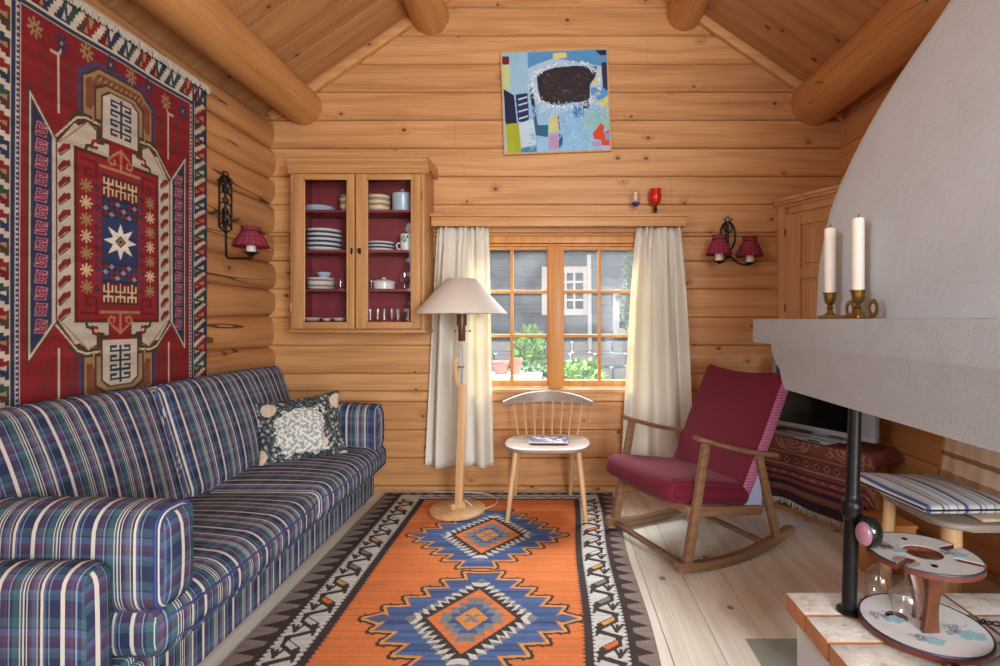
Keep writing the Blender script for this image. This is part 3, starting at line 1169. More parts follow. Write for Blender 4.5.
# crockery ---------------------------------------------------------
CY = 3.553


def cpx(px): return (px - VX) * CY / F


ORD = ['lowest', 'second lowest', 'third from below', 'fourth from below', 'fifth from below', 'sixth from below', 'seventh from below', 'eighth from below', 'ninth from below']


def plate_mesh(r, h=.016, body='porcelain', rim=None):
    bm = BM()
    lathe(bm, [(r * .55, 0), (r * .6, .002), (r * .72, .004), (r, h), (r * .995, h + .0025), (r * .7, .0075), (r * .62, .005), (0, .005)], 36)
    return bm


def stack(name, px, z, n, r, pitch, mats, label, cat, group, y=CY, h=.016, bowl=False):
    me = {}
    for i in range(n):
        top = i == n - 1
        lab = label % ('top' if top else ORD[i])
        key = mats[i % len(mats)]
        if key not in me:
            if bowl:
                bm = BM()
                lathe(bm, [(r * .5, 0), (r * .55, .004), (r * .85, h * .45), (r, h), (r * .97, h), (r * .82, h * .5), (r * .5, .008), (0, .007)], 32)
            else:
                bm = plate_mesh(r, h)
            bmesh.ops.recalc_face_normals(bm, faces=bm.faces)
            m = bpy.data.meshes.new(name); bm.to_mesh(m); bm.free()
            m.materials.append(M[key]); m.shade_smooth()
            me[key] = m
        o = bpy.data.objects.new(name, me[key])
        COL.objects.link(o)
        o.location = (cpx(px) + random.uniform(-.002, .002), y + random.uniform(-.002, .002), z + .0005 + pitch * i)
        tag(o, lab, cat, group)


stack('plate', 320, SHZ[3], 3, .098, .011, ['blue_rim'], '%s pale blue plate in the low stack on the top shelf', 'plate', 'pale blue plates on the top shelf', h=.013)
stack('bowl', 351, SHZ[3], 4, .075, .022, ['cream_ware', 'tan_ware'], '%s bowl of the four behind the middle door stiles, top shelf', 'bowl', 'bowls behind the door stiles', h=.045, bowl=True)
stack('bowl', 379, SHZ[3], 5, .078, .0185, ['cream_ware', 'tan_ware'], '%s bowl of the five beside the enamel pot', 'bowl', 'bowls beside the enamel pot', h=.038, bowl=True)
stack('plate', 324.5, SHZ[2], 9, .113, .0155, ['porcelain', 'dark_rim'], '%s plate in the tall stack of nine on the left', 'plate', 'plates in the tall stack', h=.019)
stack('plate', 381, SHZ[2], 5, .09, .0115, ['porcelain', 'dark_rim'], '%s plate in the stack beside the white mug', 'plate', 'plates beside the mug', h=.015)
stack('plate', 321, SHZ[1], 6, .09, .0125, ['porcelain', 'tan_ware', 'porcelain'], '%s plate of the six under the small white bowl', 'plate', 'plates under the small bowl', h=.015)

# enamel pot
t = thing('enamel_pot', (cpx(402.5), CY, SHZ[3]), 'pale blue enamel pot with lid on the top shelf', 'pot')
bm = BM()
lathe(bm, [(.06, 0), (.066, .004), (.067, .115), (.07, .122), (.06, .122), (.06, .01), (0, .008)], 32)
obj('body', bm, M['enamel'], t, world=False)
bm = BM()
lathe(bm, [(.071, .121), (.071, .127), (.05, .138), (.012, .142), (.008, .15), (.012, .158), (0, .16)], 32)
obj('lid', bm, M['enamel'], t, world=False)
bm = BM()
tube(bm, [(.066, 0, .1), (.085, 0, .102), (.09, 0, .08), (.088, 0, .05), (.066, 0, .04)], .006, 8)
obj('handle', bm, M['enamel'], t, world=False)
# mug
t = thing('mug', (cpx(406.5), CY, SHZ[2]), 'tall white mug with a green leaf pattern', 'mug')
bm = BM()
lathe(bm, [(.036, 0), (.04, .004), (.0405, .12), (.038, .12), (.037, .01), (0, .008)], 32)
obj('body', bm, M['porcelain'], t, world=False)
bm = BM()
tube(bm, [(-.039, -.004, .062), (-.056, -.006, .06), (-.066, -.008, .045), (-.06, -.006, .022), (-.039, -.004, .016)], .0055, 8)
obj('handle', bm, M['porcelain'], t, world=False)
bm = BM()
for a0, z0, s in ((-1.9, .085, .016), (-1.5, .1, .018), (-1.25, .082, .017), (-1.65, .07, .012), (-1.05, .098, .014)):
    vs = []
    for k in range(10):
        b = 2 * PI * k / 10
        aa = a0 + s * math.cos(b) * 1.2 / .041
        vs.append(bm.verts.new((.0412 * math.cos(aa), .0412 * math.sin(aa), z0 + s * .62 * math.sin(b))))
    bm.faces.new(vs)
obj('leaf_print', bm, plain('leaf_print_green', rgb(92, 140, 40), .3), t, world=False)
# small bowl on the six plates
bm = BM()
lathe(bm, [(.025, 0), (.028, .004), (.045, .03), (.046, .038), (.043, .038), (.03, .01), (0, .008)], 28)
o = obj('bowl', bm, M['blue_rim'], None, world=False)
o.location = (cpx(324), CY, SHZ[1] + .0125 * 5 + .0185)
tag(o, 'small white bowl on top of the stack of six plates', 'bowl')
# casserole
t = thing('casserole', (cpx(384), CY, SHZ[1]), 'low white casserole dish with a lid, third shelf down', 'casserole')
bm = BM()
lathe(bm, [(.06, 0), (.07, .006), (.072, .045), (.078, .05), (.068, .05), (.064, .01), (0, .008)], 32)
obj('dish', bm, M['porcelain'], t, world=False)
bm = BM()
lathe(bm, [(.079, .0505), (.078, .056), (.05, .07), (.012, .074), (.014, .084), (0, .086)], 32)
obj('lid', bm, M['porcelain'], t, world=False)


def cup_glass(name, px, z, r, h, label, group=None, stem=False, y=CY, mat='glass', cat='glass'):
    bm = BM()
    if stem:
        lathe(bm, [(r * .8, 0), (r * .8, .003), (.006, .008), (.006, h * .35), (r * .7, h * .45), (r, h * .7), (r * .92, h), (r * .86, h), (r * .9, h * .7), (r * .6, h * .48), (0, h * .42)], 24)
    else:
        lathe(bm, [(r * .8, 0), (r * .84, .003), (r, h), (r * .94, h), (r * .8, .008), (0, .007)], 24)
    o = obj(name, bm, M[mat], None, world=False)
    o.location = (cpx(px), y, z + .0005)
    return tag(o, label, cat, group)


cup_glass('goblet', 404.5, SHZ[1], .038, .118, 'smoky glass goblet beside the white casserole', stem=True, cat='goblet')
cup_glass('tumbler', 340.5, SHZ[1], .024, .07, 'small clear tumbler right of the stack of six plates')
cup_glass('tumbler', 348.5, SHZ[1], .022, .06, 'small clear tumbler beside the door stile, third shelf down', y=3.6)
cup_glass('tumbler', 345, SHZ[2], .026, .085, 'clear tumbler right of the tall stack of nine plates', y=3.62)
cup_glass('tumbler', 369, SHZ[1], .02, .07, 'small clear tumbler left of the white casserole', y=3.6)
for i, px in enumerate((370.5, 377.5, 384.5, 391.5, 398)):
    cup_glass('tumbler', px, SHZ[0], .0215, .078, '%s clear tumbler from the left in the bottom row' % ['first', 'second', 'third', 'fourth', 'fifth'][i], 'tumblers on the cupboard bottom', y=3.55 + .01 * (i % 2))
t = thing('storage_jar', (cpx(408), CY, SHZ[0]), 'squat glass jar with a grey lid on the cupboard bottom', 'jar')
bm = BM()
lathe(bm, [(.03, 0), (.034, .004), (.034, .055), (.028, .062), (.026, .062), (.031, .054), (.031, .008), (0, .006)], 28)
obj('body', bm, M['glass'], t, world=False)
bm = BM()
lathe(bm, [(.03, .0625), (.032, .064), (.032, .078), (.028, .082), (0, .083)], 28)
obj('lid', bm, M['dvd'], t, world=False)
for px, r, hh, lb in ((314, .062, .022, 'wide low white dish on the cupboard bottom, far left'), (328, .034, .018, 'small white saucer in the middle of the cupboard bottom'), (340, .045, .02, 'low white dish on the cupboard bottom by the door stile')):
    bm = BM()
    lathe(bm, [(r * .5, 0), (r * .6, .003), (r, hh), (r * .96, hh + .001), (r * .6, .007), (0, .006)], 30)
    o = obj('dish', bm, M['porcelain'], None, world=False)
    o.location = (cpx(px), CY - .02, SHZ[0] + .0005)
    tag(o, lb, 'dish')

# ================================================================ PAINTING
pr = Ras(0, 0, 100, 100, 220, 220, rgb(150, 192, 222))
G = lambda pts: [((x - 12) / 6.3, (y - 18) / 6.15) for x, y in pts]
def pp(pts, c): pr.poly(G(pts), rgb(*c))
nr = np.random.default_rng(2)
pp([(165, 20), (640, 20), (640, 130), (165, 130)], (84, 146, 196))
pp([(160, 120), (230, 90), (330, 60), (420, 80), (560, 110), (620, 120), (600, 260), (560, 330), (500, 420), (360, 440), (250, 420), (190, 300)], (170, 200, 224))
pp([(330, 400), (480, 380), (520, 640), (330, 640)], (140, 190, 226))
pp([(420, 350), (490, 350), (500, 430), (430, 430)], (70, 120, 180))
pp([(540, 250), (640, 250), (640, 330), (540, 320)], (90, 150, 206))
pp([(490, 390), (640, 400), (640, 500), (540, 510), (490, 470)], (150, 196, 182))
pp([(12, 85), (56, 85), (56, 250), (12, 235)], (190, 204, 150))
pp([(12, 40), (54, 40), (52, 90), (12, 88)], (112, 30, 42))
pp([(55, 40), (165, 34), (162, 272), (80, 278), (56, 250)], (150, 192, 214))
pp([(14, 240), (76, 280), (88, 455), (18, 455)], (28, 30, 62))
pp([(84, 276), (158, 268), (160, 430), (128, 452), (94, 440)], (30, 44, 92))
for y in (300, 335, 375, 418): pr.line(G([(104, y + 6), (150, y - 6)]), 1.4, rgb(200, 214, 228))
pp([(20, 455), (96, 450), (108, 632), (22, 634)], (164, 172, 40))
pp([(98, 452), (190, 430), (196, 596), (108, 606)], (190, 212, 222))
pp([(108, 606), (200, 590), (200, 634), (110, 634)], (60, 130, 170))
pp([(172, 235), (190, 250), (212, 470), (276, 470), (270, 545), (198, 530), (180, 360)], (40, 100, 124))
pp([(172, 235), (188, 235), (200, 350), (178, 350)], (26, 34, 44))
pp([(320, 30), (400, 28), (402, 62), (318, 64)], (214, 208, 120))
pp([(215, 160), (270, 135), (330, 118), (450, 112), (580, 120), (572, 180), (536, 232), (526, 380), (482, 372), (472, 338), (430, 335), (380, 356), (330, 356), (260, 330), (236, 318), (222, 250)], (44, 34, 40))
for _ in range(90):
    x, y = nr.uniform(250, 520), nr.uniform(150, 330)
    a = nr.uniform(-1, 1)
    pr.line(G([(x, y), (x + 22 * math.cos(a), y + 22 * math.sin(a))]), .35, rgb(*(np.array([110, 100, 104]) * nr.uniform(.5, 1.1))))
pp([(572, 22), (640, 22), (640, 52), (606, 54)], (34, 32, 52))
pp([(608, 100), (640, 95), (642, 275), (612, 250)], (52, 44, 66))
pp([(545, 215), (608, 150), (600, 200), (566, 250)], (206, 208, 150))
pp([(556, 352), (600, 330), (642, 300), (642, 412), (600, 370)], (216, 208, 96))
pp([(282, 420), (332, 416), (336, 516), (276, 516)], (196, 204, 132))
pr.line(G([(336, 420), (344, 500)]), 1.2, rgb(170, 46, 46))
pp([(276, 530), (338, 524), (334, 622), (272, 624)], (180, 150, 186))
pp([(338, 528), (360, 530), (356, 612), (336, 614)], (40, 70, 130))
pp([(540, 530), (568, 500), (592, 468), (612, 490), (606, 530), (642, 510), (642, 612), (592, 606), (590, 575), (548, 566)], (214, 70, 36))
pp([(612, 535), (642, 530), (642, 576), (616, 572)], (110, 160, 210))
pp([(536, 585), (590, 580), (590, 614), (540, 612)], (176, 150, 190))
for _ in range(700):
    x, y = nr.uniform(165, 640), nr.uniform(340, 620)
    if 530 < x and y > 460: continue
    if 190 < x < 345 and y > 410: continue
    a = nr.uniform(0, 6)
    w = nr.uniform(.3, 1.0)
    c = (np.array([140, 188, 222]) * (1 + nr.normal(0, .1)) + np.array([nr.normal(0, 10), 0, 0])).clip(60, 250)
    pr.line(G([(x, y), (x + 16 * math.cos(a), y + 16 * math.sin(a))]), w, rgb(*c))
for _ in range(380):
    a = nr.uniform(0, 6.28)
    x, y = 395 + 205 * math.cos(a) * nr.uniform(.95, 1.1), 225 + 135 * math.sin(a) * nr.uniform(.95, 1.12)
    if y < 90 or x > 600: continue
    c = (np.array([190, 208, 222]) * (1 + nr.normal(0, .12)) + np.array([nr.normal(0, 8), 0, 0])).clip(40, 250)
    b = nr.uniform(0, 6)
    pr.line(G([(x, y), (x + 13 * math.cos(b), y + 13 * math.sin(b))]), nr.uniform(.4, 1.1), rgb(*c))
# picture hangs slightly askew
pc = P(556, 101.5, 3.665)
half_w, half_h = .368, .352
rot = math.radians(2.1)
pn = thing('painting', (pc.x, YB, pc.z), 'abstract painting with a black shape on blue in a thin wooden frame', 'painting')
pn.rotation_euler = (0, -rot, 0)
me = pr.mesh('canvas', lambda X, Y: ((X - 50) / 100 * 2 * half_w, np.full_like(X, -.03), -(Y - 50) / 100 * 2 * half_h), (0, .02, 0))
link('canvas', me, M['paint'], pn, 30)
bm = BM()
w = .012
for lo, hi in (((-half_w - w, half_h), (half_w + w, half_h + w)), ((-half_w - w, -half_h - w), (half_w + w, -half_h)), ((-half_w - w, -half_h), (-half_w, half_h)), ((half_w, -half_h), (half_w + w, half_h))):
    box(bm, (lo[0], -.034, lo[1]), (hi[0], -.002, hi[1]), .001, 1)
obj('frame', bm, M['beech'], pn, world=False)

# ================================================================ SCONCES
def shade_profile():
    return [(.066, 0), (.05, .034), (.032, .062), (.036, .08), (.033, .08), (.029, .062), (.047, .034), (.064, 0)]


def pleated(bm, prof, seg, center):
    c = Vector(center)
    rings = []
    for r, z in prof:
        rings.append([bm.verts.new(c + Vector((r * (1 + .035 * (k % 2)) * math.cos(2 * PI * k / seg), r * (1 + .035 * (k % 2)) * math.sin(2 * PI * k / seg), z))) for k in range(seg)])
    rings.append(rings[0])
    for a, b in zip(rings[:-1], rings[1:]):
        for k in range(seg):
            try: bm.faces.new((a[k], a[(k + 1) % seg], b[(k + 1) % seg], b[k]))
            except ValueError: pass


def lamp_arm(parent, base, tip, shade_s=1.0, drop=.05):
    """iron arm from base curling to tip, dish, candle sleeve and shade, all local"""
    b, t_ = Vector(base), Vector(tip)
    bm = BM()
    pts = []
    for i in range(13):
        u = i / 12
        p = b.lerp(t_, u)
        p.z = b.z + (t_.z - b.z) * u ** 2 - drop * math.sin(PI * u) * (1 - .3 * u)
        pts.append(p)
    tube(bm, pts, .006, 8)
    lathe(bm, [(.006, 0), (.012, .004), (.03, .012), (.033, .018), (.02, .016), (0, .016)], 20, center=t_)
    arm = obj('arm', bm, M['iron'], parent, world=False)
    bm = BM()
    lathe(bm, [(.026, .016), (.026, .075), (.016, .08), (0, .08)], 18, center=t_)
    obj('candle_sleeve', bm, M['wax'], arm, world=False)
    bm = BM()
    pleated(bm, [(r * shade_s, z * shade_s * 1.3) for r, z in shade_profile()], 44, (0, 0, 0))
    sh = obj('lamp_shade', bm, M['tartan'], arm, 180, world=False)
    sh.location = t_ + Vector((0, 0, .058))
    bm = BM()
    tube(bm, [Vector((.0345 * shade_s * math.cos(a), .0345 * shade_s * math.sin(a), (.062 * 1.3) * shade_s)) for a in np.linspace(0, 2 * PI, 20)[:-1]], .003, 6, closed=True)
    rb = obj('ribbon', bm, M['wick'], arm, world=False)
    rb.location = sh.location


# two-armed sconce on the back wall
base = Vector((P(727, 0, YB).x, YB, P(0, 240, YB).z))
s = thing('wall_sconce', base, 'black iron wall lamp with two red tartan shades right of the window', 'wall lamp')
def sl_(px, py, d): return P(px, py, d) - base
bm = BM()
loop = []
for a in np.linspace(-PI * .5, PI * 1.5, 30)[:-1]:
    loop.append((.052 * math.cos(a), -.016, .015 + .09 * math.sin(a) + (.02 if math.sin(a) > 0 else 0)))
tube(bm, loop, .0065, 8, closed=True)
tube(bm, [(-.002, -.012, .12), (-.002, -.016, -.1)], .011, 8)
for sg in (-1, 1):
    tube(bm, [(0, -.02, .05)] + [(sg * (.012 + .016 * math.sin(k / 6 * PI)), -.02, .05 + .07 * k / 6) for k in range(7)], .0045, 6)
tube(bm, [(0, -.016, -.06), (-.0, -.02, -.115), (.0, -.03, -.13)], .014, 8)
obj('back_plate', bm, M['iron'], s, world=False)
bm = BM()
lathe(bm, [(0, .1), (.012, .112), (.008, .122), (.02, .132), (.02, .142), (.01, .15), (.013, .162), (0, .172)], 14, center=(0, -.016, .0))
tube(bm, [(-.035, -.018, .152), (-.016, -.018, .14), (.016, -.018, .14), (.035, -.018, .152)], .005, 6)
obj('finial', bm, M['steel'], s, world=False)
tipL = sl_(719, 263.5, 3.5); tipR = sl_(750, 265, 3.56)
lamp_arm(s, (0, -.02, -.09), tipL, 1.28, .06)
lamp_arm(s, (.0, -.02, -.09), tipR, 1.32, .07)

# single sconce on the log wall
wx = XL + .035
base = Vector((wx - .012, 520 * 0 + 3.12, P(0, 205, 3.12).z))
s = thing('wall_sconce', base, 'black iron wall lamp with one red tartan shade on the log wall', 'wall lamp')
bm = BM()
hh, ww = .155, .058
pts = [(.012, .0 + ww * math.sin(a) * 1.0, hh * .93 + ww * math.cos(a)) for a in np.linspace(-PI / 2, PI / 2, 9)]
outl = [(.012, -ww, -hh * .9)] + [(.012, ww * math.sin(a), hh * .75 + ww * math.cos(a)) for a in np.linspace(-PI / 2, PI / 2, 9)] + [(.012, ww, -hh * .9), (.012, 0, -hh * 1.05)]
tube(bm, outl, .006, 8, closed=True)
for i in range(5):
    z = -hh * .8 + i * hh * .4
    for sg in (-1, 1):
        tube(bm, [(.012, sg * (.004 + .012 * (1 - math.cos(k / 8 * 2 * PI))), z + .05 * k / 8) for k in range(9)], .0045, 6)
    tube(bm, [(.012, -ww, z), (.014, 0, z + .02), (.012, ww, z)], .0045, 6)
tube(bm, [(.012, 0, hh), (.012, 0, -hh)], .006, 6)
tube(bm, [(.012, .028 * math.cos(a), hh * .75 + ww + .012 + .014 * math.sin(a)) for a in np.linspace(0, 2 * PI, 14)[:-1]], .004, 6, closed=True)
obj('back_plate', bm, M['iron'], s, world=False)
bm = BM()
box(bm, (-.002, -.006, -hh * .9), (.011, .006, hh * .8), .002)
obj('mount', bm, M['iron'], s, world=False)
bm = BM()
tz = P(0, 258, 3.1).z - base.z
tipx = .165
tube(bm, [(.014, 0, -hh * .6), (.016, -.0, -hh * 1.2), (.016, 0, tz + .02), (.024, 0, tz + .004), (.05, 0, tz), (tipx, 0, tz), (tipx, 0, tz + .03)], .0065, 8)
obj('arm_rod', bm, M['iron'], s, world=False)
bm = BM()
lathe(bm, [(.01, .0), (.012, .012), (.034, .03), (.05, .036), (.04, .033), (0, .033)], 20, center=(tipx, 0, tz))
obj('dish', bm, M['iron'], s, world=False)
bm = BM()
lathe(bm, [(.026, .034), (.026, .075), (.016, .08), (0, .08)], 18, center=(tipx, 0, tz))
obj('candle_sleeve', bm, M['wax'], s, world=False)
bm = BM()
pleated(bm, [(r * 1.5, z * 1.5) for r, z in shade_profile()], 48, (0, 0, 0))
sh = obj('lamp_shade', bm, M['tartan'], s, 180, world=False)
sh.location = (tipx, 0, tz + .068)
bm = BM()
tube(bm, [Vector((.052 * math.cos(a), .052 * math.sin(a), .093)) for a in np.linspace(0, 2 * PI, 20)[:-1]], .004, 6, closed=True)
tube(bm, [(.05, -.02, .093), (.09, -.03, .075), (.1, -.03, .07)], .004, 6)
rb = obj('ribbon', bm, M['wick'], s, world=False)
rb.location = sh.location
# ================================================================ WALL RUG (woven pattern drawn into the weave)
RED, DRED, NAVY, WHT, TAN, BRN = rgb(124, 40, 44), rgb(100, 36, 42), rgb(48, 56, 78), rgb(186, 176, 158), rgb(152, 124, 86), rgb(76, 58, 48)
GREY, PURP, GRN = rgb(128, 120, 108), rgb(70, 58, 96), rgb(52, 74, 66)
wrg = Ras(-.575, -.92, .575, .92, 380, 600, RED)
S4 = [(1, 1), (-1, 1), (1, -1), (-1, -1)]


def q4(pts, c):
    for a, b in S4: wrg.poly([(a * x, b * y) for x, y in pts], c)


def l4(pts, w, c):
    for a, b in S4: wrg.line([(a * x, b * y) for x, y in pts], w, c)


# outer border: white with serrated red and navy leaves, between narrow guards
wrg.rect(-.575, -.92, .575, .92, WHT)


def leaf(cx, cy, dx, dy, s, c, w):
    """serrated leaf from (cx,cy) along (dx,dy)"""
    nx_, ny_ = -dy, dx
    pts = [(cx, cy)]
    n = 4
    for i in range(n):
        t0, t1 = (i + .15) / n, (i + 1) / n
        pts += [(cx + dx * s * t0 + nx_ * w * (1 - t0 * .8), cy + dy * s * t0 + ny_ * w * (1 - t0 * .8)), (cx + dx * s * t1 + nx_ * w * (.62 - t1 * .6), cy + dy * s * t1 + ny_ * w * (.62 - t1 * .6))]
    pts += [(cx + dx * s * 1.05, cy + dy * s * 1.05)]
    pts += [(cx + dx * s * .5 - nx_ * w * .4, cy + dy * s * .5 - ny_ * w * .4)]
    wrg.poly(pts, c)


def jag(f, depth, width, c):
    """border triangle with one stepped side"""
    pts = [(0, 0), (0, width)]
    n = 5
    for k in range(n):
        pts += [(depth * (k + .9) / n, width * (1 - k / n * .75)), (depth * (k + .35) / n + depth * .12, width * (1 - (k + 1) / n * .75))]
    pts.append((depth, width * .2))
    wrg.poly([f(a, b) for a, b in pts], c)
    m = [(a * .5 + depth * .12, width * .38 + (b - width * .5) * .32) for a, b in pts]
    wrg.poly([f(a, b) for a, b in m], WHT if c in (NAVY, GRN) else TAN)


for sg in (-1, 1):
    i = 0
    v = -.92
    while v < .92:
        c = [RED, NAVY, RED, GRN][i % 4]
        jag(lambda a, b: (sg * (.56 - a), v + b), .088, .078, c)
        jag(lambda a, b: (sg * (.472 + a), v + .125 - b), .084, .07, [NAVY, DRED, BRN][i % 3])
        if i % 2 == 5: wrg.poly([(sg * .515, v + .03), (sg * .53, v + .05), (sg * .515, v + .07), (sg * .5, v + .05)], TAN)
        v += .092; i += 1
    i = 0
    u = -.46
    while u < .5:
        jag(lambda a, b: (u + b, sg * (.912 - a)), .088, .08, [RED, NAVY, GRN][i % 3])
        jag(lambda a, b: (u + .13 - b, sg * (.822 + a)), .084, .07, [DRED, NAVY, BRN][i % 3])
        u += .095; i += 1
for sg in (-1, 1):
    wrg.rect(sg * .462 - .008, -.92, sg * .462 + .008, .92, NAVY)
    wrg.rect(sg * .568 - .007, -.92, sg * .568 + .007, .92, NAVY)
    wrg.rect(sg * .446 - .007, -.81, sg * .446 + .007, .81, PURP)
    for k in range(82):
        wrg.rect(sg * .446 - .005, -.8 + k * .0196, sg * .446 + .004, -.8 + k * .0196 + .008, WHT)
    wrg.rect(-.47, sg * .806 - .008, .47, sg * .806 + .008, NAVY)
wrg.rect(-.437, -.797, .437, .797, RED)
# dark side strips with hooked motifs, their points reaching out into the field
q4([(.415, -.01), (.415, .55), (.3, .385), (.19, .535), (.19, .62), (.1, .63), (.1, .5), (.06, .5), (.06, -.01)], BRN)
q4([(.408, -.01), (.408, .53), (.296, .37), (.19, .515), (.18, .6), (.12, .61), (.12, .44), (.06, .44), (.06, -.01)], WHT)
q4([(.4, -.01), (.4, .505), (.318, .385), (.318, -.01)], BRN)
q4([(.395, -.01), (.395, .485), (.323, .38), (.323, -.01)], NAVY)
for sg in (-1, 1):
    for k in range(-6, 7):
        v = k * .066
        x = sg * .36
        wrg.line([(x + .018, v + .018), (x - .012, v + .02), (x - .016, v - .004), (x + .016, v + .004), (x + .012, v - .02), (x - .018, v - .02)], .014, rgb(170, 120, 140))
        wrg.line([(x + .018, v + .018), (x - .012, v + .02), (x - .016, v - .004), (x + .016, v + .004), (x + .012, v - .02), (x - .018, v - .02)], .007, RED)
    wrg.line([(sg * .3, -.37), (sg * .3, .37)], .008, BRN)
    # red hooks on the white band
    for k in range(-5, 6):
        v = k * .07
        x = sg * .265
        wrg.poly([(x - .026, v - .03), (x + .004, v + .0), (x + .026, v + .014), (x + .024, v + .03), (x - .006, v + .024), (x - .03, v - .01)], RED)
        wrg.line([(x + .02, v + .03), (x + .024, v + .012), (x - .02, v - .03)], .005, BRN)
# central dark red compartment
wrg.rect(-.225, -.385, .225, .385, BRN)
wrg.rect(-.219, -.379, .219, .379, DRED)
wrg.rect(-.21, -.37, .21, .37, rgb(132, 42, 46))
for sg in (-1, 1):
    wrg.line([(sg * .19, sg * .0 + .34), (sg * .12, .34), (sg * .12, .27), (sg * .17, .27), (sg * .17, .305), (sg * .145, .305)], .012, DRED)
    wrg.line([(sg * .19, -.34), (sg * .12, -.34), (sg * .12, -.27), (sg * .17, -.27), (sg * .17, -.305), (sg * .145, -.305)], .012, DRED)
    for k in range(-3, 4):
        v = k * .075
        x = sg * .168
        for a in range(4):
            ca, sa = math.cos(a * PI / 4), math.sin(a * PI / 4)
            wrg.line([(x - .026 * ca, v - .026 * sa), (x + .026 * ca, v + .026 * sa)], .009, TAN if k % 2 else rgb(196, 176, 140))
    wrg.rect(sg * .118 - .018, -.25, sg * .118 + .018, .25, rgb(150, 40, 40))
    for k in range(-5, 6):
        v = k * .046
        wrg.poly([(sg * .118, v + .02), (sg * .136, v), (sg * .118, v - .02), (sg * .1, v)], [PURP, NAVY][k % 2])
        wrg.poly([(sg * .118, v + .009), (sg * .126, v), (sg * .118, v - .009), (sg * .11, v)], RED)
wrg.rect(-.098, -.3, .098, .3, BRN)
wrg.rect(-.092, -.294, .092, .294, NAVY)
wrg.rect(-.092, -.105, .092, .105, rgb(52, 62, 96))
for sg in (-1, 1):
    for r_ in range(3):
        for c_ in range(6):
            x, v = -.075 + c_ * .03, sg * (.122 + r_ * .026)
            wrg.poly([(x, v + .013), (x + .015, v), (x, v - .013), (x - .015, v)], [RED, rgb(150, 130, 140), PURP][(r_ + c_) % 3])
    wrg.rect(-.092, min(sg * .2, sg * .294), .092, max(sg * .2, sg * .294), DRED)
    for x in (-.062, 0, .062):
        wrg.line([(x, sg * .205), (x, sg * .285)], .009, rgb(196, 180, 140))
        wrg.line([(x - .022, sg * .212), (x - .022, sg * .24), (x + .022, sg * .24), (x + .022, sg * .212)], .008, rgb(196, 180, 140))
        wrg.line([(x - .022, sg * .285), (x - .022, sg * .262), (x + .022, sg * .262), (x + .022, sg * .285)], .008, rgb(196, 180, 140))
star = []
for k in range(16):
    a = k * PI / 8 + PI / 8 * 0
    r_ = .088 if k % 2 == 0 else .042
    star.append((r_ * math.sin(a), r_ * math.cos(a)))
wrg.poly(star, rgb(220, 212, 198))
for r_, c in ((.028, BRN), (.02, TAN), (.01, NAVY)):
    wrg.poly([(0, r_), (r_, 0), (0, -r_), (-r_, 0)], c)
# T shaped hooks above and below the compartment
for sg in (-1, 1):
    wrg.poly([(-.1, sg * .34), (.1, sg * .34), (.0, sg * .455)], rgb(150, 38, 42))
    wrg.line([(-.1, sg * .335), (.1, sg * .335)], .011, TAN)
    wrg.line([(0, sg * .335), (0, sg * .43)], .011, TAN)
    for b in (-1, 1):
        wrg.line([(0, sg * .43), (b * .04, sg * .4), (b * .062, sg * .375), (b * .05, sg * .355), (b * .03, sg * .362), (b * .034, sg * .38)], .01, TAN)
        # steps leading to the hexagons
        for k in range(4):
            x, v = b * (.07 + .03 * k), sg * (.475 - .028 * k)
            wrg.line([(x - b * .02, v + sg * .02), (x + b * .006, v + sg * .01), (x + b * .012, v - sg * .016), (x - b * .012, v - sg * .012)], .013, [RED, BRN][k % 2])
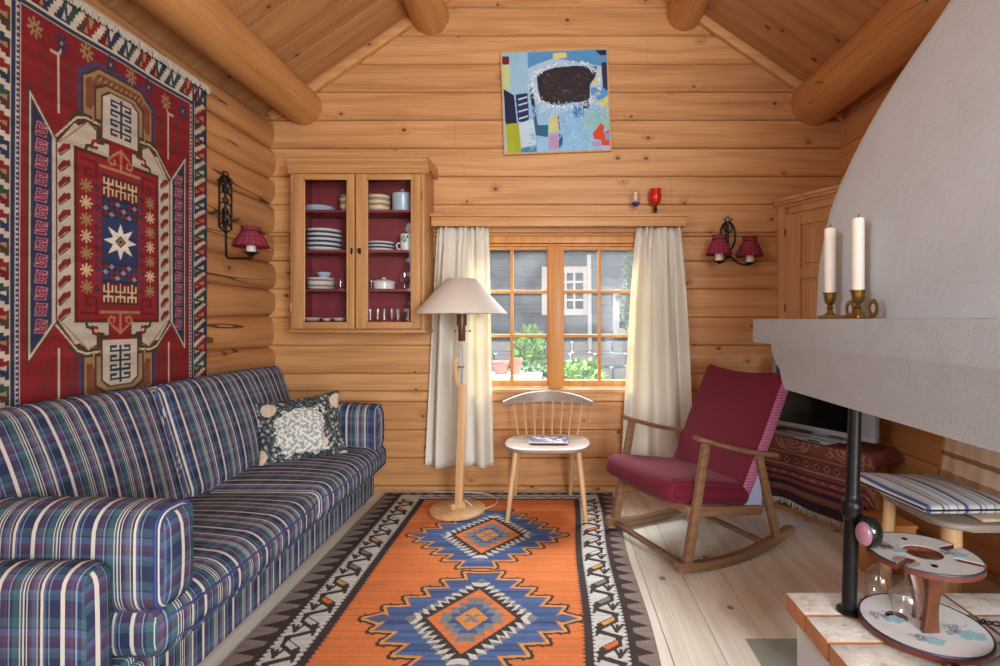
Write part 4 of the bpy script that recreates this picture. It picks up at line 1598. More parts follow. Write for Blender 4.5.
# arched hexagons
for sg in (-1, 1):
    def hx(a, b, c, d, col):
        wrg.poly([(x, sg * y) for x, y in ((-a, b), (-a, c), (-a * .62, d), (a * .62, d), (a, c), (a, b))], col)
    hx(.205, .53, .70, .752, rgb(74, 64, 100))
    hx(.19, .53, .69, .74, BRN)
    hx(.18, .53, .685, .73, TAN)
    hx(.17, .56, .68, .72, rgb(120, 74, 56))
    for k in range(-5, 6):
        wrg.line([(k * .026 - .008, sg * .69), (k * .026 + .006, sg * .71)], .006, TAN)
    hx(.13, .5, .665, .695, BRN)
    hx(.12, .5, .655, .685, TAN)
    hx(.1, .46, .64, .67, BRN)
    hx(.092, .46, .635, .662, WHT)
    for b in (-1, 1):
        wrg.poly([(b * x, sg * y) for x, y in ((.1, .53), (.21, .53), (.26, .48), (.2, .47), (.16, .5), (.11, .47))], BRN)
        wrg.line([(b * x, sg * y) for x, y in ((.11, .51), (.17, .515), (.21, .5), (.3, .395))], .008, WHT)
        wrg.line([(b * x, sg * y) for x, y in ((.12, .49), (.17, .49), (.29, .372))], .006, TAN)
        wrg.line([(b * .135, sg * .515), (b * .135, sg * .57)], .012, TAN)
    # fretwork
    wrg.line([(0, sg * .49), (0, sg * .648)], .012, NAVY)
    for k in range(4):
        v = .5 + k * .042
        for b in (-1, 1):
            wrg.line([(b * .0, sg * (v + .012)), (b * .05, sg * (v + .012)), (b * .05, sg * (v - .008)), (b * .024, sg * (v - .008))], .011, NAVY)
    # field ornaments
    for b in (-1, 1):
        x = b * .29
        wrg.line([(x, sg * .49), (x, sg * .71)], .009, WHT)
        wrg.line([(x - b * .018, sg * .735), (x, sg * .71), (x + b * .03, sg * .712)], .009, WHT)
        for k in range(3):
            v = .56 + .055 * k
            wrg.line([(x - b * .05, sg * (v - .02)), (x - b * .035, sg * (v + .02)), (x - b * .065, sg * (v + .025)), (x - b * .072, sg * v)], .007, BRN)
            wrg.line([(x + b * .04, sg * (v - .02)), (x + b * .055, sg * (v + .02)), (x + b * .075, sg * (v + .01))], .007, BRN)
    for i, x in enumerate(np.linspace(-.385, .385, 8)):
        c = [TAN, NAVY][i % 2]
        v = sg * (.768 if abs(x) < .2 else .75)
        for a in range(4):
            ca, sa = math.cos(a * PI / 4 + .2), math.sin(a * PI / 4 + .2)
            wrg.line([(x - .026 * ca, v - .026 * sa), (x + .026 * ca, v + .026 * sa)], .009, c)
        wrg.poly([(x, v + .008), (x + .008, v), (x, v - .008), (x - .008, v)], RED if i % 2 == 0 else rgb(150, 130, 110))
# uneven dye lots along the rows
rows_ = np.repeat(rng.normal(1, .07, 60), 10)[:600][:, None, None]
wrg.C *= rows_ * rng.normal(1, .07, (600, 380, 1))
RX = XL + .075
RZC, RYC = 1.58, 2.315
me = wrg.mesh('wall_rug', lambda X, Y: (np.full_like(X, 0) + .004 * np.sin(X * 14 + Y * 2) * np.clip((Y + .9) / 1.8, 0, 1), X, np.interp(Y, [-.92, -.8, -.7, -.385, .385, .7, .8, .92], [-.92, -.79, -.68, -.372, .345, .66, .79, .92])), (-.008, 0, 0))
rug_root = thing('wall_rug', (RX, RYC, RZC), 'red and navy woven rug hung on the log wall above the sofa', 'wall rug')
link('woven_panel', me, M['rug'], rug_root, 60)
bm = BM()
fr = random.Random(8)
y = -.575
while y < .575:
    l = fr.uniform(.02, .032)
    x = fr.uniform(.0, .01)
    tube(bm, [(0, y, .918), (.012, y + .002, .934), (.016 + x, y + fr.uniform(-.004, .004), .925 - l * .4), (.012 + x, y + fr.uniform(-.006, .006), .921 - l)], [.004, .005, .004, .002], 5)
    y += .0055
tube(bm, [(.0, -.577, .925), (.0, .577, .925)], .009, 8)
obj('fringe', bm, M['fringe'], rug_root, 60, world=False)

# ================================================================ FLOOR RUG
ORG, CHAR, BG, FB, FG, GLD, BRG = rgb(200, 114, 66), rgb(66, 56, 54), rgb(190, 187, 180), rgb(74, 92, 130), rgb(120, 118, 118), rgb(196, 150, 82), rgb(132, 117, 108)
RL, RW = 3.0, 1.57
fr_ = Ras(0, 0, RW, RL, 400, 760, BRG)      # x across from the left, y from the back end forwards
ob, wb, db = .125, .145, .035
obR, wbR, dbR = .105, .135, .03
# outer serrated band
def teeth_v(x0, x1, y0, y1, step, c, lean):
    y = y0
    while y < y1:
        fr_.poly([(x0, y), (x1, y + step * lean), (x0, y + step)], c)
        y += step
teeth_v(ob + .004, .012, 0, RL, .085, CHAR, .75)
teeth_v(RW - obR - .004, RW - .012, 0, RL, .085, CHAR, .75)
fr_.rect(ob - .03, 0, ob, RL, CHAR); fr_.rect(RW - obR, 0, RW - obR + .03, RL, CHAR)
x = .0
while x < RW:
    fr_.poly([(x, .0), (x + .04, .05), (x + .08, 0)], CHAR); x += .08
fr_.rect(0, .045, RW, .055, CHAR)
# white border
eb = .05
fr_.rect(ob, eb, RW - obR, RL - eb, BG)
fr_.rect(ob + wb, eb + .075, RW - obR - wbR, RL - eb - .075, CHAR)
n = int(RL / .024)
for k in range(n):
    y = k * .024
    for x0, d in ((ob, 1), (RW - obR, -1)):
        fr_.poly([(x0, y), (x0 + d * .014, y + .006), (x0, y + .012)], CHAR)
    for x0, d in ((ob + wb, -1), (RW - obR - wbR, 1)):
        fr_.poly([(x0, y), (x0 + d * .014, y + .006), (x0, y + .012)], CHAR)
fr_.rect(ob + wb + db, eb + .1, RW - obR - wbR - dbR, RL - eb - .1, ORG)
for k in range(n):
    y = eb + .1 + k * .024
    if y > RL - eb - .12: break
    for x0, d in ((ob + wb + db, 1), (RW - obR - wbR - dbR, -1)):
        fr_.poly([(x0, y), (x0 + d * .012, y + .006), (x0, y + .012)], CHAR)
# meander of forked hooks in the white border
cols = [GLD, FG, BG, rgb(206, 108, 54), FG, GLD, BG]
for side in (0, 1):
    xc = ob + wb / 2 if side == 0 else RW - obR - wbR / 2
    m = 1 if side == 0 else -1
    y, i = .12, 0
    h = .155
    while y < RL - .12:
        f = 1 if i % 2 == 0 else -1
        A = [(xc - m * .044, y - .004), (xc - m * .044, y + .05), (xc + m * .044, y + .05 + .066), (xc + m * .044, y + .062)]
        fr_.poly(A, CHAR)
        B = [(xc - m * .028, y + .014), (xc - m * .028, y + .041), (xc + m * .028, y + .041 + .042), (xc + m * .028, y + .056)]
        fr_.poly(B, cols[(i * 3 + side) % 7])
        fr_.line([(xc + m * .03, y + .075), (xc + m * .04, y + .115), (xc - m * .04, y + .152)], .024, CHAR)
        fr_.line([(xc - m * .034, y + .155), (xc - m * .034, y + .17)], .024, CHAR)
        for dx in (-.018, 0, .018):
            fr_.line([(xc + m * (-.03 + .0), y + .115), (xc + m * (-.036 + dx * 1.2), y + .135 - abs(dx) * .3 - .06)], .013, CHAR)
        for dx in (-.016, .0, .016):
            fr_.line([(xc + m * .036, y + .1), (xc + m * (.042 + abs(dx) * .5), y + .112 + dx * 1.6)], .013, CHAR)
        y += h; i += 1
x, i = ob + wb, 0
while x < RW - obR - wbR:
    fr_.line([(x, eb + .02), (x + .05, eb + .055), (x + .1, eb + .02)], .012, CHAR)
    fr_.line([(x, eb + .05), (x + .05, eb + .02)], .009, FG)
    x += .1


def saw(cx, cy, hw, hh, n, d, col):
    """diamond with toothed edges"""
    pts = []
    V = [(0, -hh), (hw, 0), (0, hh), (-hw, 0)]
    for k in range(4):
        (xa, ya), (xb, yb) = V[k], V[(k + 1) % 4]
        L = math.hypot(xb - xa, yb - ya)
        nx_, ny_ = (yb - ya) / L, -(xb - xa) / L
        for j in range(n):
            t = j / n
            pts.append((cx + xa + (xb - xa) * t, cy + ya + (yb - ya) * t))
            t = (j + .5) / n
            pts.append((cx + xa + (xb - xa) * t + nx_ * d, cy + ya + (yb - ya) * t + ny_ * d))
    fr_.poly(pts, col)


def spikes(cx, cy, hw, hh, n, ext):
    """stepped medallion whose steps shoot out sideways in points, outlined in black and gold"""
    q = []
    for k in range(n):
        t0, t1 = k / n, (k + 1) / n
        xa = .02 + hw * t0
        ya = hh * (1 - t0)
        if k == 0: q.append((.028, ya))
        q.append((.02 + hw * t0 * .97 + ext * (1.0 if k else .75), ya + .006))
        q.append((.02 + hw * (t0 + .62 * (t1 - t0)), hh * (1 - t1) + hh / n * .16))
    q.append((hw + ext * .3, .03))
    right = [(x, -y) for x, y in q] + [(hw + ext * 1.05, 0)] + [(x, y) for x, y in q[::-1]]
    pts = right + [(-x, -y) for x, y in right]
    pts = [(cx + x, cy + y) for x, y in pts]
    fr_.line(pts, .05, CHAR, True)
    fr_.line(pts, .027, GLD, True)
    fr_.line(pts, .010, ORG, True)
    fr_.poly(pts, FB)


for ci, cy in enumerate((.72, 1.54, 2.36)):
    cx = .805 if ci == 0 else .845
    spikes(cx, cy, .345, .375, 5, .085)
    saw(cx, cy, .272, .325, 1, 0, FG)
    saw(cx, cy, .226, .28, 9, .04, BG)
    saw(cx, cy, .2, .25, 9, .04, CHAR)
    saw(cx, cy, .182, .228, 1, 0, ORG)
    saw(cx, cy, .12, .155, 4, .034, FG)
    saw(cx, cy, .078, .102, 3, .034, FB)
    saw(cx, cy, .068, .085, 1, 0, rgb(196, 130, 62))
    for a in (-1, 1):
        fr_.line([(cx - .022, cy - a * .025), (cx + .022, cy + a * .025)], .016, FG)
rr_ = np.repeat(rng.normal(1, .075, 380), 2)[:760][:, None, None]
fr_.C *= rr_ * rng.normal(1, .06, (760, 400, 1))
bl = (fr_.C[..., 2] > fr_.C[..., 0] * 1.5)
fr_.C[bl] *= np.repeat(rng.normal(1, .16, 253), 4)[:760][:, None].repeat(400, 1)[bl][:, None]
RY1 = 3.655


def rugpos(X, Y):
    w = Y / RL
    x0, x1 = -1.178 + .01 * w, .415 - .06 * w + .008 * np.sin(Y * 5)
    return (x0 + (x1 - x0) * X / RW, RY1 - Y, np.full_like(X, .007))


me = fr_.mesh('floor_rug', rugpos, (0, 0, -.0065))
fr_root = thing('floor_rug', (-.38, 2.2, 0), 'orange flat-woven rug with blue medallions on the floor', 'rug')
me.transform(Matrix.Translation((.38, -2.2, 0)))
link('woven_panel', me, M['rug'], fr_root, 60)
bm = BM()
f2 = random.Random(9)
x = -1.17
while x < .41:
    a = f2.uniform(-.02, .02)
    tube(bm, [(x, RY1 - .002, .006), (x + a * .4, RY1 + .012, .008 + f2.uniform(0, .008)), (x + a, RY1 + .026, .004)], [.003, .0035, .0015], 5)
    x += .008
obj('fringe', bm, M['fringe'], fr_root, 60)

# ================================================================ SOFA
sofa = thing('sofa', (-1.5, 2.42, 0), 'blue plaid three-seat sofa along the log wall', 'sofa')


def plaid_uv(o, du=0.0, dv=0.0, arm=False):
    me = o.data
    uv = me.uv_layers.new(name='UVMap')
    off = root_loc(o)
    M3 = o.matrix_basis.to_3x3()
    for p in me.polygons:
        n = p.normal
        for li in p.loop_indices:
            c = me.vertices[me.loops[li].vertex_index].co
            if arm and abs(n.x) < .7:
                uv.data[li].uv = (c.x + du + .03, -c.z + dv - c.y * (1 if n.y < 0 else -1))
            elif not arm and abs(n.y) > .8:
                uv.data[li].uv = (c.x + du + .03, -c.z + dv)
            else:
                uv.data[li].uv = (c.y + du, c.x - c.z + dv)


def sofa_part(name, bm, du=0, dv=0, parent=None, arm=False):
    o = obj(name, bm, M['plaid'], parent or sofa, 60)
    plaid_uv(o, du, dv, arm)
    return o


sofa_part('base', box(BM(), (-1.86, 1.44, .045), (-1.215, 3.41, .25), .012), .02)
sofa_part('back_frame', box(BM(), (-1.915, 1.40, .045), (-1.85, 3.5, .78), .02), .05)
# front valance panel under the seat, a little proud
sofa_part('front_panel', xf(rbox((.02, 1.0, .085), .015, 6), (-1.205, 2.45, .145)), .02)
for (a, b, du) in ((1.455, 2.445, 0), (2.447, 3.44, .045)):
    c = sofa_part('seat_cushion', xf(rbox((.345, (b - a) / 2, .085), .06, 10, (.02, .004, .03)), (-1.435, (a + b) / 2, .335)), du, .03)
    bm = BM()
    for zz in (.30, .375):
        hl = (b - a) / 2 - .03
        yc = (a + b) / 2
        tube(bm, [(-1.435 + .345 + (.013 if abs(k / 12 - .5) < .45 else -.01), yc - hl + 2 * hl * k / 12, zz) for k in range(13)], .004, 6)
    obj('piping', bm, M['piping'], c)
lean = math.radians(17)
for (a, b, du) in ((1.40, 2.30, .01), (2.305, 3.37, .06)):
    bm = rbox((.085, (b - a) / 2, .275), .05, 10, (.035, .0, .012))
    xf(bm, (-1.755, (a + b) / 2, .65), (0, -lean, 0))
    c = sofa_part('back_cushion', bm, du, .05)
    bm = BM()
    hw, hh = (b - a) / 2 - .012, .263
    for sx in (.062,):
        pts = [(sx, y, z) for y, z in roundrect(hw + .004, hh + .006, .05, 5)]
        tube(bm, pts, .004, 6, closed=True)
    xf(bm, (-1.755, (a + b) / 2, .65), (0, -lean, 0))
    obj('piping', bm, M['piping'], c)
for (a, b, pa, pb_) in ((1.335, 1.445, 1.452, 1.605), (3.40, 3.51, 3.225, 3.385)):
    sofa_part('arm', xf(rbox((.345, (b - a) / 2, .262), .05, 6, (.006, .006, .004)), (-1.548, (a + b) / 2, .308)), .08, arm=True)
    bm = rbox((.375, (pb_ - pa) / 2, .148), .055, 8, (.012, .012, .012))
    xf(bm, (-1.465, (pa + pb_) / 2, .535))
    c = sofa_part('arm_pad', bm, .1, arm=True)
    bm = BM()
    pts = [(-1.465 + .352, (pa + pb_) / 2 + y, .535 + z) for y, z in roundrect((pb_ - pa) / 2 - .004, .144, .05, 5)]
    tube(bm, pts, .005, 6, closed=True)
    obj('piping', bm, M['piping'], c)
for x_, y_ in ((-1.27, 1.39), (-1.27, 3.45), (-1.8, 1.39), (-1.8, 3.45)):
    bm = BM()
    bar(bm, (x_, y_, 0), (x_, y_, .06), .05, .05, .004, up=(0, 1, 0))
    obj('leg', bm, M['brown_wood'], sofa)


# floral cushion
def floral():
    t = NT('floral_cotton')
    uv = t.n('UVMap')
    sp = t.n('SeparateXYZ'); t.t.links.new(uv.outputs[0], sp.inputs[0])
    vec = t.vec(sp.outputs[0], sp.outputs[1], 0)
    v1 = t.n('TexVoronoi'); t.set(v1.inputs['Vector'], vec); v1.inputs['Scale'].default_value = 34
    v2 = t.n('TexVoronoi'); t.set(v2.inputs['Vector'], vec); v2.inputs['Scale'].default_value = 9
    n1 = t.noise(vec, 55, 3)
    n2 = t.noise(vec, 22, 2, out=0)
    base = t.mix(t.mth('GREATER_THAN', n1, .52), rgb(52, 58, 66), rgb(96, 104, 96))
    dots = t.mth('LESS_THAN', v1.outputs['Distance'], .3)
    c = t.mix(dots, base, rgb(158, 164, 160))
    rose = t.mth('LESS_THAN', v2.outputs['Distance'], .4)
    sc = t.n('SeparateColor'); t.t.links.new(v2.outputs['Color'], sc.inputs[0])
    rose = t.mth('MULTIPLY', rose, t.mth('GREATER_THAN', sc.outputs[0], .45))
    c = t.mix(rose, c, t.mix(t.mth('GREATER_THAN', n1, .5), rgb(206, 168, 150), rgb(196, 192, 170)))
    # pale middle panel with small grey blossoms
    ax = t.mth('ABSOLUTE', t.mth('ADD', sp.outputs[0], .01)); ay = t.mth('ABSOLUTE', t.mth('ADD', sp.outputs[1], .03))
    edge = t.mth('ADD', t.mth('MAXIMUM', ax, ay), t.mth('MULTIPLY_ADD', n2, .16, -.08))
    inn = t.mth('LESS_THAN', edge, .125)
    d2 = t.mth('LESS_THAN', v1.outputs['Distance'], .36)
    mid = t.mix(t.mth('GREATER_THAN', n1, .5), rgb(214, 214, 206), rgb(150, 154, 148))
    c = t.mix(inn, c, mid)
    return t.pbr(c, .85, 0, t.bump(n1, .15, .002), .15)


r_v = Vector((.85, .5, .02)).normalized()
u_v = Vector((-.22, .36, .9)); u_v = (u_v - r_v * u_v.dot(r_v)).normalized()
n_v = r_v.cross(u_v)
bm = rbox((.235, .19, .02), .018, 14, (.0, .0, .062))
uvl = bm.loops.layers.uv.new('UVMap')
for f in bm.faces:
    for l in f.loops: l[uvl].uv = (l.vert.co.x, l.vert.co.y)
for v in bm.verts:
    x, y = v.co.x / .225, v.co.y / .2
    k = 1 - .09 * (1 - min(1, abs(x)) ** 2) * abs(y) ** 3 
    k2 = 1 - .09 * (1 - min(1, abs(y)) ** 2) * abs(x) ** 3
    v.co.y *= k; v.co.x *= k2
    v.co.z += .012 * math.sin(x * 4 + y * 2) * (1 - abs(y)) + .012 * y * x
rotm = Matrix((r_v, u_v, n_v)).transposed().to_4x4() @ Matrix.Rotation(math.radians(4), 4, 'Z')
bmesh.ops.transform(bm, matrix=Matrix.Translation((-1.44, 2.97, .60)) @ rotm, verts=bm.verts)
o = obj('throw_cushion', bm, floral(), None, 80)
tag(o, 'grey floral cushion leaning in the far corner of the plaid sofa', 'cushion')

# ================================================================ FLOOR LAMP
lx, ly = P(457.5, 0, 3.3).x, 3.3
lamp = thing('floor_lamp', (lx, ly, .0075), 'wooden floor lamp with a wide cone shade in front of the curtain', 'lamp')
def LP(px, py): 
    p = P(px, py, 3.3)
    return (p.x - lx, 0, p.z - .0075)
bm = BM()
lathe(bm, [(.168, 0), (.175, .004), (.175, .018), (.168, .023), (0, .024)], 48)
obj('base', bm, M['beech'], lamp, world=False)
bm = BM()
prism(bm, [(-.03, .023), (.03, .023), (.016, .055), (-.016, .055)], 0, -.055, .04)
bmesh.ops.rotate(bm, verts=bm.verts, matrix=Matrix.Rotation(math.radians(40), 3, 'Z'))
obj('foot_block', bm, M['beech'], lamp, world=False)
bm = BM()
bar(bm, (.008, 0, .02), LP(462.8, 384), .05, .034, .004, up=(0, 1, 0))
# thin strip swung out to the left of the post
s0, s1, s2, s3 = LP(462.8, 394), LP(457, 380), LP(456.2, 374), LP(456.2, 357)
for a, b in ((s0, s1), (s1, s2), (s2, s3)):
    bar(bm, a, b, .022, .03, .002, up=(0, 1, 0))
obj('post', bm, M['beech'], lamp, world=False)
bm = BM()
tube(bm, [LP(461.6, 388), LP(461.8, 338)], .0065, 10)
tube(bm, [LP(455, 367), LP(464, 367)], .007, 8)
obj('rod', bm, M['steel'], lamp, world=False)
bm = BM()
p = LP(461.8, 341)
lathe(bm, [(.02, 0), (.023, .004), (.023, .095), (.032, .1), (.032, .17), (.0, .172)], 24, center=p)
obj('socket', bm, M['brown_wood'], lamp, world=False)
for px_ in (455, 470):
    bm = BM()
    a = Vector(LP(461.8, 331.5)); b = Vector(LP(px_, 331))
    tube(bm, [a, b], .002, 6)
    lathe(bm, [(0, -.007), (.006, -.004), (.006, .004), (0, .007)], 12, center=b)
    obj('switch', bm, M['black_plastic'], lamp, world=False)
bm = BM()
zb, zt_ = LP(461, 313.5)[2], LP(461, 279)[2]
cxs = LP(461.3, 0)[0]
lathe(bm, [(.292, zb), (.093, zt_), (.091, zt_), (.289, zb)], 64, center=(cxs, 0, 0), cap=False)
bmesh.ops.remove_doubles(bm, verts=bm.verts, dist=1e-6)
for k in range(3):
    a = 2 * PI * k / 3 + .5
    tube(bm, [(cxs, 0, zt_ - .06), (cxs + .1 * math.cos(a), .1 * math.sin(a), zt_ - .012)], .0025, 6)
obj('lamp_shade', bm, M['shade'], lamp, 50, world=False)
bm = BM()
c_ = P(466, 495, 3.45)
pts = [(.03, .0, .06), (.05, .05, .045), P(478, 505, 3.3) - Vector((lx, ly, 0)), P(487, 510, 3.34) - Vector((lx, ly, 0)), P(496, 506, 3.42) - Vector((lx, ly, 0)), P(497, 500, 3.5) - Vector((lx, ly, 0)), P(488, 495, 3.6) - Vector((lx, ly, 0)), P(470, 493, 3.64) - Vector((lx, ly, 0)), P(430, 492, 3.65) - Vector((lx, ly, 0))]
pts = [Vector(q) for q in pts]
for q in pts[2:]: q.z = .005
# smooth
sm = []
for i in range(len(pts) - 1):
    p0, p1, p2, p3 = pts[max(i - 1, 0)], pts[i], pts[i + 1], pts[min(i + 2, len(pts) - 1)]
    for k in range(6):
        t = k / 6
        sm.append(.5 * ((2 * p1) + (-p0 + p2) * t + (2 * p0 - 5 * p1 + 4 * p2 - p3) * t * t + (-p0 + 3 * p1 - 3 * p2 + p3) * t ** 3))
tube(bm, sm, .0032, 6)
obj('cord', bm, M['white_cord'], lamp, world=False)

# ================================================================ SPINDLE BACK CHAIR
ch = thing('spindle_chair', (-.035, 3.3, 0), 'pale wooden spindle-back chair under the window', 'chair')
bm = BM()
out = []
for k in range(49):     # seat outline: broad rounded front, flatter back
    a = 2 * PI * k / 48
    if k == 48: break
    ca, sa = math.cos(a), math.sin(a)
    ex = .62
    x = .268 * math.copysign(abs(ca) ** ex, ca)
    y = (.2 if sa > 0 else .225) * math.copysign(abs(sa) ** (.8 if sa < 0 else .62), sa)
    x *= 1 - .06 * (y / .22 if y > 0 else 0)
    out.append((x, y))
def ring(scale, z): return [bm.verts.new((x * scale, y * scale, z)) for x, y in out]
R_ = [ring(.93, .422), ring(.985, .43), ring(1.0, .438), ring(.995, .447), ring(.96, .452), ring(.7, .446), ring(.3, .442)]
for a, b in zip(R_[:-1], R_[1:]):
    for k in range(48): bm.faces.new((a[k], a[(k + 1) % 48], b[(k + 1) % 48], b[k]))
bm.faces.new(R_[0][::-1]); bm.faces.new(R_[-1])
obj('seat', bm, M['grey_beech'], ch, 40, world=False)
for (x0, y0, x1, y1) in ((-.19, -.11, -.24, -.19), (.19, -.11, .233, -.19), (-.185, .12, -.228, .31), (.165, .12, .155, .31)):
    bm = BM()
    tube(bm, [(x0, y0, .43), (x0 + (x1 - x0) * .4, y0 + (y1 - y0) * .4, .27), (x1, y1, .0085 if y1 < .3 or abs(x1) < .4 else 0)], [.017, .0185, .0125], 16)
    obj('leg', bm, M['beech'], ch, 60, world=False)
bm = BM()
# crest rail: curved in plan, deepest in the middle
n = 28
fr0, fr1 = [], []
crest = []
for k in range(n + 1):
    u = -1 + 2 * k / n
    x = .3 * u
    y = .285 - .13 * u * u
    zt2 = .735 - .055 * abs(u) ** 2.2
    hgt = .082 * (1 - .62 * abs(u) ** 2.5)
    zb2 = zt2 - hgt
    crest.append((x, y, zb2, zt2))
prev = None
for (x, y, a, b) in crest:
    th = .011
    r4 = []
    for (dy, zz) in ((-th, a + .006), (0, a), (th, a + .006), (th + .006, b - .008), (.006, b), (-th + .006, b - .006)):
        r4.append(bm.verts.new((x, y + dy, zz)))
    if prev:
        for k in range(6): bm.faces.new((prev[k], prev[(k + 1) % 6], r4[(k + 1) % 6], r4[k]))
    else: bm.faces.new(r4[::-1])
    prev = r4
bm.faces.new(prev)
obj('crest_rail', bm, M['grey_beech'], ch, 50, world=False)
for k in range(8):
    u = -1 + 2 * k / 7
    bx, by = .195 * u, .172 - .02 * u * u
    tx = .232 * u
    uu = tx / .3
    ty = .285 - .13 * uu * uu
    tz2 = .735 - .055 * abs(uu) ** 2.2 - .06 * (1 - .6 * abs(uu) ** 2.5)
    bm = BM()
    tube(bm, [(bx, by, .445), ((bx + tx) / 2, (by + ty) / 2, (tz2 + .445) / 2), (tx, ty, tz2)], [.0065, .0078, .006], 10)
    obj('spindle', bm, M['beech'], ch, 60, world=False)
# magazine on the seat
mg = thing('magazine', (P(549, 0, 3.28).x, 3.31, .4535), 'small magazine with a printed cover on the chair seat', 'magazine', rotz=math.radians(-2))
bm = BM()
box(bm, (-.12, -.08, 0), (.12, .08, .009), .001, 1)
obj('pages', bm, M['porcelain'], mg, world=False)
def cover():
    t = NT('printed_cover')
    o, xyz = t.objxyz()
    v = t.n('TexVoronoi', distance='CHEBYCHEV'); t.set(v.inputs['Vector'], o); v.inputs['Scale'].default_value = 34
    n1 = t.noise(o, 40, 3)
    sc = t.n('SeparateColor'); t.t.links.new(v.outputs['Color'], sc.inputs[0])
    c = t.ramp(sc.outputs[0], [(0, rgb(60, 70, 110)), (.25, rgb(190, 180, 200)), (.5, rgb(120, 60, 80)), (.62, rgb(214, 208, 206)), (.85, rgb(70, 84, 90))], 'CONSTANT')
    top = t.mth('GREATER_THAN', xyz[1], .03)
    c = t.mix(t.mth('MULTIPLY', top, .8), c, t.mix(t.mth('GREATER_THAN', n1, .5), rgb(50, 56, 66), rgb(150, 146, 146)))
    return t.pbr(c, .35)
bm = BM()
box(bm, (-.121, -.081, .009), (.121, .081, .0105))
obj('cover', bm, cover(), mg, world=False)

# ================================================================ ROCKING CHAIR
rk = thing('rocking_chair', (.495, 2.75, 0), 'rocking chair with maroon ribbed upholstery and brown wooden frame', 'rocking chair', rotz=math.radians(116.4))
# local: x = sitter's right, y = forward
for sx in (-1, 1):
    x = .31 * sx
    bm = BM()
    pts = []
    R, y0 = 1.4, -.25
    n = 22
    pv = None
    for k in range(n + 1):
        y = .055 - .785 * k / n
        zb2 = (y - y0) ** 2 / (2 * R) + .001
        h2 = .046 if k < n else .03
        w2 = .018
        r4 = [bm.verts.new((x + a * w2, y, zb2 + b * h2)) for a, b in ((-1, 0), (1, 0), (1, 1), (-1, 1))]
        if pv:
            for j in range(4): bm.faces.new((pv[j], pv[(j + 1) % 4], r4[(j + 1) % 4], r4[j]))
        else: bm.faces.new(r4[::-1])
        pv = r4
    bm.faces.new(pv)
    bmesh.ops.recalc_face_normals(bm, faces=bm.faces)
    obj('rocker', bm, M['teak'], rk, 35, world=False)
    bm = BM()
    bar(bm, (x, -.005, .05), (x, -.125, .625), .034, .048, .006, up=(0, 1, 0), taper=.85)
    obj('front_leg', bm, M['teak'], rk, 35, world=False)
    bm = BM()
    bar(bm, (x, -.61, .075), (x, -.48, .52), .032, .046, .006, up=(0, 1, 0), taper=.85)
    obj('rear_leg', bm, M['teak'], rk, 35, world=False)
    # armrest: shaped, wide at the front, falling to the back
    bm = BM()
    pv = None
    for k in range(13):
        t = k / 12
        y = -.06 - .55 * t
        z = .652 - .145 * t - .012 * math.sin(PI * t)
        w2 = .016 + .016 * math.sin(PI * min(1, t * 1.5 + .12)) * (1 - .25 * t)
        xo = x + sx * .012 * math.sin(PI * t)
        th = .013
        r6 = [bm.verts.new((xo + a * w2, y, z + b * th)) for a, b in ((-1, -.6), (-.6, -1), (.6, -1), (1, -.6), (1, .7), (.7, 1), (-.7, 1), (-1, .7))]
        if pv:
            for j in range(8): bm.faces.new((pv[j], pv[(j + 1) % 8], r6[(j + 1) % 8], r6[j]))
        else: bm.faces.new(r6[::-1])
        pv = r6
    bm.faces.new(pv)
    obj('armrest', bm, M['teak'], rk, 45, world=False)
    bm = BM()      # side rail under the seat
    bar(bm, (x * .93, -.02, .30), (x * .93, -.52, .225), .022, .05, .004)
    obj('side_rail', bm, M['teak'], rk, 35, world=False)
for (y, z, w) in ((.0, .045, .032), (-.5, .072, .03)):
    bm = BM()
    bar(bm, (-.34 if y == 0 else -.3, y, z), (.34 if y == 0 else .3, y, z), w, .022, .004)
    obj('stretcher', bm, M['teak'], rk, 35, world=False)
bm = BM()
bar(bm, (-.29, -.03, .305), (.29, -.03, .305), .024, .045, .004)
obj('front_rail', bm, M['teak'], rk, 35, world=False)
tilt = math.atan2(.09, .5)
bm = rbox((.29, .275, .06), .045, 10, (.0, .016, .016))
xf(bm, (0, -.19, .358), (tilt, 0, 0))
seat = obj('seat', bm, M['maroon_fab'], rk, 60, world=False)
# backrest slab, top edge dips in the middle
bl_ = math.atan2(.31, .6)
bm = rbox((.302, .042, .34), .03, 10, (0, .014, 0))
for v in bm.verts:
    u = v.co.x / .302
    if v.co.z > .2: v.co.z += .028 * u * u * (v.co.z - .2) / .13
    if v.co.z < 0: v.co.x *= 1 - .05 * (-v.co.z / .335)
for f in bm.faces:
    f.material_index = 1 if (abs(f.normal.x) > .75) else 0
bm.normal_update()
for f in bm.faces:
    f.material_index = 1 if (abs(f.normal.x) > .7) else 0
xf(bm, (0, -.565, .605), (bl_, 0, 0))
obj('backrest', bm, [M['maroon_fab'], M['lit_side_fab']], rk, 60, world=False)
